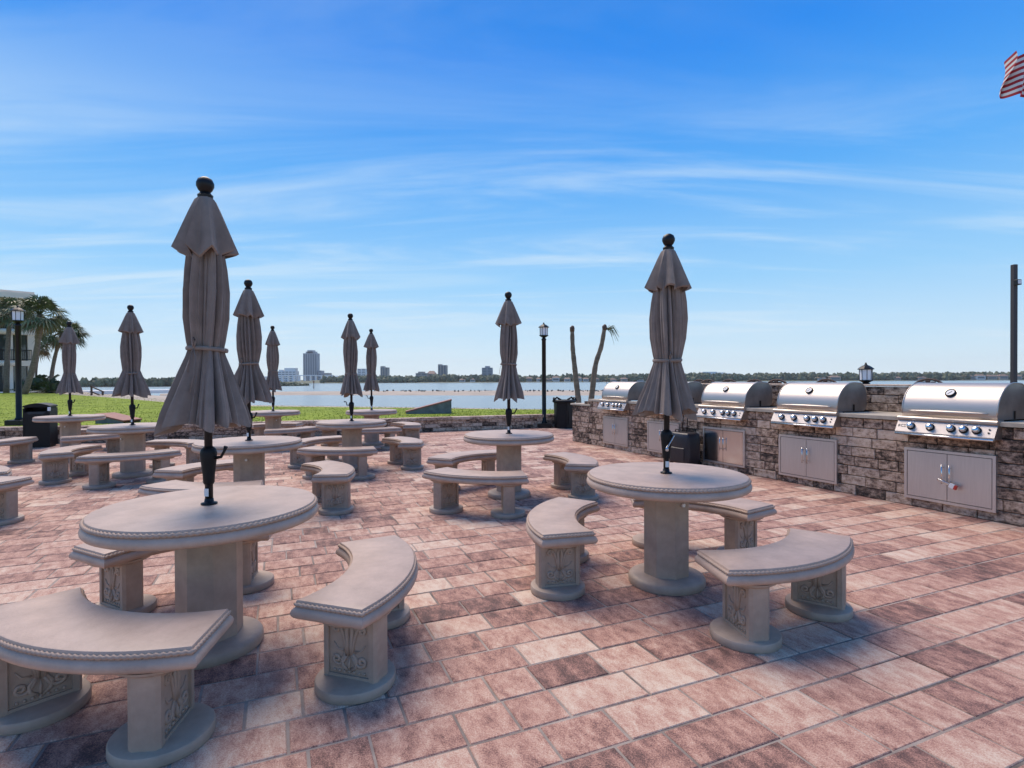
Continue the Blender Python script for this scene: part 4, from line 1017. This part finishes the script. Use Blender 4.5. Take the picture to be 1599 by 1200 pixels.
def shrub(px, py, dd, r, label, seed, n=90):
    b0 = AT(px, py, dd); b0.z = LAWN_Z; rr = random.Random(seed); t_ = thing('shrub', label, 'shrub', b0, 0, 'shrubs beside the apartment building')
    mb = MB()
    for k in range(n):
        az = rr.uniform(0, 2 * PI); el = rr.uniform(.1, 1.45); d = Vector((math.cos(az) * math.cos(el), math.sin(az) * math.cos(el), math.sin(el))); l = r * rr.uniform(.6, 1.1)
        side = d.cross(Vector((0, 0, 1))).normalized(); p0 = Vector((rr.uniform(-.3, .3) * r, rr.uniform(-.3, .3) * r, .05))
        for j in range(8):
            u = .3 + .7 * j / 7
            for sg in (-1, 1):
                q = p0 + d * l * u - Vector((0, 0, l * u * u * .35)); e = q + (side * sg * .8 + d * .5) * l * .28 * (1.15 - u * .6) - Vector((0, 0, .1 * l)); ww = d * l * .035
                b_ = len(mb.v); mb.v += [tuple(q - ww), tuple(q + ww), tuple(e)]; mb._f((b_, b_ + 1, b_ + 2))
    mb.build('foliage', MAT['bush'], t_)
    mb = MB(); mb.tube([(0, 0, -.1), (0, 0, .4 * r)], .12, 7); mb.build('stem', MAT['bark'], t_)
shrub(66, 610, 52, 2.1, 'dark green arching shrub at the foot of the apartment building', 1)
shrub(80, 609, 50, 1.2, 'small shrub below the slim palm', 2)
shrub(88, 607, 54, 1.7, 'lighter shrub behind the leftmost umbrella', 3)
shrub(59, 585, 60, 3.0, 'tall arching shrub against the end of the apartment building', 5, 50)

# ------------------------------------------------------------ apartment building at left
bR = AT(54, 612, 58.0); bd = Vector((-.70, -.715, 0)).normalized()
bt = thing('apartment_building', 'beige three storey apartment building with balconies at the left edge', 'building', (bR.x, 58.0, LAWN_Z), math.atan2(bd.y, bd.x))
# local x runs left along the facade, local +y faces the lawn (towards the camera)
BL = 34.0; FL = 3.25
mb = MB(); mb.box(0, BL, -14, -.9, 0, 9.7); mb.build('rear_block', MAT['stucco'], bt)
mb = MB(); mb.box(-.25, BL, -14.3, .35, 9.7, 10.2); mb.box(-.1, BL, -14, -.2, 10.2, 10.5); mb.build('roof', MAT['stucco'], bt)
for k in (1, 2):
    mb = MB(); mb.box(-.05, BL, -.9, .25, FL * k - .55, FL * k); mb.build('floor_band', MAT['stucco'], bt)
    mb = MB()
    for i in range(10): mb.tube([(1.2 + 3.4 * i, .25, FL * k - .28), (3.0 + 3.4 * i, .25, FL * k - .28)], .26, 8)
    mb.build('scroll_bracket', MAT['stucco'], bt)
for i in range(11):
    x = -.05 + 3.4 * i; mb = MB(); mb.box(x, x + .55, -.9, .15, 0, 9.7); mb.build('pier', MAT['stucco'], bt)
    mb = MB(); mb.box(x + 1.7, x + 2.05, -.88, .05, 0, 9.7); mb.build('mullion_pier', MAT['stucco'], bt)
for k in range(3):
    for i in range(10):
        x = .5 + 3.4 * i
        if x > 24: continue
        z0, z1 = FL * k + .05, FL * k + 2.9
        for xa, xb in ((x, x + 1.15), (x + 1.55, x + 2.85)):
            mb = MB(); mb.box(xa, xb, -.875, -.80, z0, z1); wn = mb.build('window', MAT['black'], bt)
            mb = MB(); mb.box(xa + .08, xa + (xb - xa) * .52, -.80, -.785, z0 + .08, z1 - .08); mb.build('pane', MAT['glass'], wn)
            mb = MB(); mb.box(xa + (xb - xa) * .56, xb - .08, -.80, -.785, z0 + .08, z1 - .08); mb.build('pane', MAT['glass'], wn)
        if k:
            mb = MB(); mb.box(x - .3, x + 3.1, .16, .20, FL * k + 1.05, FL * k + 1.13); mb.box(x - .3, x + 3.1, .16, .20, FL * k + .08, FL * k + .14)
            for j in range(24): mb.box(x - .3 + .14 * j, x - .265 + .14 * j, .165, .195, FL * k + .14, FL * k + 1.05)
            mb.build('balcony_railing', MAT['black'], bt)
mb = MB(); mb.box(-12, BL, .3, 4.6, -.3, .06, .02); mb.build('path', MAT['pale'], bt)

# ------------------------------------------------------------ far shore
SH = 930.0
def land(name, x0, x1, y0, y1, hgt):
    q_ = MB(); n = 40; A = []; B_ = []; T_ = []
    for i in range(n + 1):
        x = x0 + (x1 - x0) * i / n; f_ = y0 + 12 * math.sin(i * 1.3) + 8 * math.sin(i * .47)
        A.append((x, f_, WATER_Z - .3)); B_.append((x, f_ + 14, WATER_Z + 1.0)); T_.append((x, y1, hgt))
    q_.loops([A, B_, T_], False); return q_.build(name, MAT['woods'], kind='structure')
land('far_shore', -420, 1100, SH, SH + 500, 6)
land('distant_land', -1500, -250, 1500, 2000, 3)
ico = None
def blob_mesh(seeds):
    import bmesh
    out_ = []
    for sd in range(seeds):
        bm = bmesh.new(); bmesh.ops.create_icosphere(bm, subdivisions=2, radius=1)
        for v in bm.verts:
            k = 1 + .5 * noise.noise(v.co * 1.7 + Vector((sd * 9.1, 0, 0))) + .5 * noise.noise(v.co * 4.1 + Vector((0, sd * 5.3, 0))); v.co *= k
        bm.verts.index_update()
        out_.append(([v.co.copy() for v in bm.verts], [tuple(v.index for v in f.verts) for f in bm.faces])); bm.free()
    return out_
BLOBS = blob_mesh(6)
def woods(name, label, spots):
    q_ = MB(); rr = random.Random(len(spots))
    for (x, y, z, r, h) in spots:
        vs_, fs_ = rr.choice(BLOBS); b_ = len(q_.v); a = rr.uniform(0, 2 * PI); ca, sa = math.cos(a), math.sin(a)
        for v in vs_: q_.v.append((x + r * (v.x * ca - v.y * sa), y + r * (v.x * sa + v.y * ca), z + h * .5 + h * .5 * v.z))
        for f in fs_: q_._f(tuple(b_ + i for i in f), False)
    o = q_.build(name, MAT['woods'], kind='stuff'); tag(o, label, 'trees'); return o
rw = random.Random(8); sp = []
for k in range(2300):
    x = rw.uniform(-330, 1010); dy = rw.random() ** 1.5 * 170; pxr = x / SH
    tall = 12.0 + 4.0 * noise.noise(Vector((x * .013, 2, 0))) + (1.0 if pxr > .2 else 0)
    sp.append((x, SH + 22 + dy, WATER_Z + .6 + dy * .012, rw.uniform(2.6, 5.6), tall * rw.uniform(.45, 1.1)))
woods('far_woods', 'dark green tree line along the far shore of the bay', sp)
sp = []
for k in range(420):
    u = rw.random(); x = -395 + 200 * u; y = 495 + 36 * rw.random()
    sp.append((x, y, WATER_Z - .3, rw.uniform(1.8, 3.6), (8.6 if u < .62 else 8.6 - 15 * (u - .62)) * rw.uniform(.6, 1.05)))
woods('mangrove_island', 'low dark mangrove bank across the water at left', sp)

def far_block(name, label, px0, px1, ytop, dist, m, bands=0, vbands=0, depth=24, cat='building', roof=None, steps=None, win=None):
    a = AT(px0, 597, dist); bb = AT(px1, 597, dist); z1 = AT((px0 + px1) / 2, ytop, dist).z; W_ = bb.x - a.x; z0 = WATER_Z + .8
    t_ = thing(name, label, cat, ((a.x + bb.x) / 2, dist, z0), 0, 'buildings on the far shore'); H_ = z1 - z0
    mb = MB(); mb.box(-W_ / 2, W_ / 2, 0, depth, 0, H_); mb.build('wall', m, t_)
    for (f0, f1, hh) in steps or []:
        mb = MB(); mb.box(-W_ / 2 + W_ * f0, -W_ / 2 + W_ * f1, 1.5, depth - 2, H_, H_ + hh); mb.build('upper_block', m, t_)
    for i in range(bands):
        z = H_ * (i + .35) / bands; n = max(1, int(W_ / 9))
        for j in range(n):
            mb = MB(); x0 = -W_ / 2 + W_ * (j + .12) / n; mb.box(x0, x0 + W_ * .76 / n, -.35, -.02, z, z + H_ / bands * .42); mb.build('window', MAT['farglass'], t_)
    for j in range(vbands):
        mb = MB(); x0 = -W_ / 2 + W_ * (j + .25) / vbands; mb.box(x0, x0 + W_ * .5 / vbands, -.5, -.02, H_ * .03, H_ * .97); mb.build('window_strip', MAT['farglass'], t_)
    if roof:
        mb = MB(); mb.loops([[(-W_ / 2 - 1, -1, H_), (W_ / 2 + 1, -1, H_), (W_ / 2 + 1, depth + 1, H_), (-W_ / 2 - 1, depth + 1, H_)], [(-W_ / 2 + W_ * .2, depth * .45, H_ + roof), (W_ / 2 - W_ * .2, depth * .45, H_ + roof), (W_ / 2 - W_ * .2, depth * .55, H_ + roof), (-W_ / 2 + W_ * .2, depth * .55, H_ + roof)]], True, False, True, smooth=False); mb.build('roof', MAT['roof'], t_)
    return t_
FB = 1560
far_block('apartment_tower', 'tallest grey apartment tower with stepped crown on the far shore', 473.5, 495, 552, FB, MAT['greyb'], vbands=6, steps=[(.18, .85, 5), (.3, .7, 9)])
far_block('white_condominium', 'broad white condominium left of the tallest tower', 434, 462, 580, FB, MAT['pale'], bands=5, steps=[(.05, .3, 4), (.35, .95, 9)])
far_block('office_block', 'small grey block just right of the tallest tower', 497, 502, 579, FB, MAT['greyb'], bands=4)
far_block('low_apartments', 'low pale apartments right of the tallest tower', 503, 517, 586, FB, MAT['tan'], bands=4, steps=[(.2, .8, 6)])
far_block('white_tower', 'pale white tower half hidden behind the far umbrella', 558, 571, 576, FB, MAT['pale'], bands=8)
far_block('twin_tower', 'tan twin tower right of the far umbrella', 594, 605, 574, 1300, MAT['tan'], vbands=3, steps=[(.0, .45, 3)])
far_block('pink_hotel', 'low pinkish hotel among trees on the far shore', 649, 667, 583, 1100, MAT['tan'], bands=4, steps=[(.2, .7, 3)])
far_block('domed_hall', 'small reddish hall with hipped roof beside the pinkish hotel', 667, 679, 584, 1120, MAT['tan'], roof=6)
far_block('tan_tower', 'tan high-rise with flat top on the far shore, left of centre', 684, 697, 570.5, 1100, MAT['tan'], vbands=3, steps=[(0, .42, 1.8)])
far_block('glass_office', 'grey glazed mid-rise on the far shore left of the middle umbrella', 752.5, 769, 574.5, 1020, MAT['greyb'], bands=9, steps=[(.3, .75, 3)])
far_block('hillside_hotel', 'large pale stepped hotel rising over trees behind the grills', 1084, 1142, 583.5, 1150, MAT['pale'], bands=3, steps=[(.25, .62, 3.5), (.62, .85, 2)])
rh = random.Random(17)
HX = [826, 842, 858, 868, 886, 902, 915, 930, 958, 975, 1000, 722, 738, 790, 1283, 1305, 1402, 1440, 1515, 1532, 1550, 1568, 1588]
for i, (px, wd, tp) in enumerate([(826, 10, 589), (842, 8, 590), (858, 9, 590.5), (868, 11, 588), (886, 9, 590), (902, 12, 588.5), (915, 8, 590), (930, 12, 590), (958, 9, 591), (975, 10, 590), (1000, 10, 591), (722, 9, 591.5), (738, 8, 591), (790, 9, 590.5), (1283, 12, 588.5), (1305, 16, 587), (1402, 10, 588.5), (1440, 12, 588), (1515, 14, 585.5), (1532, 14, 585), (1550, 15, 585.5), (1568, 13, 585), (1588, 16, 585.5)]):
    zone = lambda q: 0 if q < 840 else 1 if q < 925 else 2 if q < 1100 else 3 if q < 1350 else 4 if q < 1480 else 5
    nb = ('left of the middle lamp post', 'between lamp post and bare palm trunks', 'right of the bare palm trunks', 'left of the wall lantern', 'right of the wall lantern', 'beside the tall right post')[zone(px)]
    cnt = sum(1 for q in HX if q < px and zone(q) == zone(px))
    far_block('waterfront_house', ('first', 'second', 'third', 'fourth', 'fifth', 'sixth', 'seventh')[cnt] + ' pale far waterfront house from the left, ' + nb,
              px - wd / 2, px + wd / 2, tp + 2, SH + 16 + rh.uniform(0, 4), MAT['pale'] if rh.random() < .6 else MAT['tan'], bands=1, depth=8, roof=2.2, cat='house')
# bridge at left
br = thing('bridge', 'long low road bridge over the water below the white condominium', 'bridge', (0, 1400, WATER_Z))
pa, pb = AT(405, 588, 1400), AT(545, 592, 1400)
mb = MB(); n = 16; A = []
for i in range(n + 1):
    u = i / n; x = pa.x + (pb.x - pa.x) * u; z = 12 + 6 * math.sin(PI * (u * .8 + .1)) - WATER_Z * 0; A.append((x, z))
mb.loops([[(x, 0, z - 1.2) for x, z in A], [(x, 0, z + .8) for x, z in A], [(x, 12, z + .8) for x, z in A], [(x, 12, z - 1.2) for x, z in A]], False, smooth=False); mb.build('deck', MAT['pale'], br)
for i, (x, z) in enumerate(A):
    if i % 1 == 0: mb = MB(); mb.box(x - 1.2, x + 1.2, 2, 10, -1, z - 1.2); mb.build('pier', MAT['pale'], br)
# channel marker posts
for px, dd, hh, lb in ((490, 330, 4.6, 'thin channel marker post in the bay below the tallest tower'), (947, 600, 2.6, 'small channel marker in the bay right of the bare palms')):
    p = AT(px, 600, dd); mk = thing('channel_marker', lb, 'marker', (p.x, dd, WATER_Z), 0, 'channel markers in the bay')
    mb = MB(); mb.tube([(0, 0, -1), (0, 0, hh)], .22, 8); mb.build('pile', MAT['wood'], mk)
    mb = MB(); mb.box(-.5, .5, -.25, -.2, hh - .9, hh, .02); mb.build('board', MAT['woodred'], mk)
print('stones', nst, 'pavers', len(pav), 'objects', len(C.objects))

# ------------------------------------------------------------ thin sea haze
mb = MB(); mb.box(-2700, 2700, -260, 3700, -6, 110)
hm = bpy.data.materials.new('haze_air'); hm.use_nodes = True; t = hm.node_tree; t.nodes.clear()
ho = N(t, 'ShaderNodeOutputMaterial'); hv = N(t, 'ShaderNodeVolumePrincipled'); t.links.new(hv.outputs[0], ho.inputs['Volume'])
hv.inputs['Color'].default_value = (.93, .96, 1.0, 1); hv.inputs['Density'].default_value = .0001; hv.inputs['Anisotropy'].default_value = .2
hz_ = mb.build('haze', hm, kind='stuff'); tag(hz_, 'thin pale sea haze over the bay and far shore', 'haze')
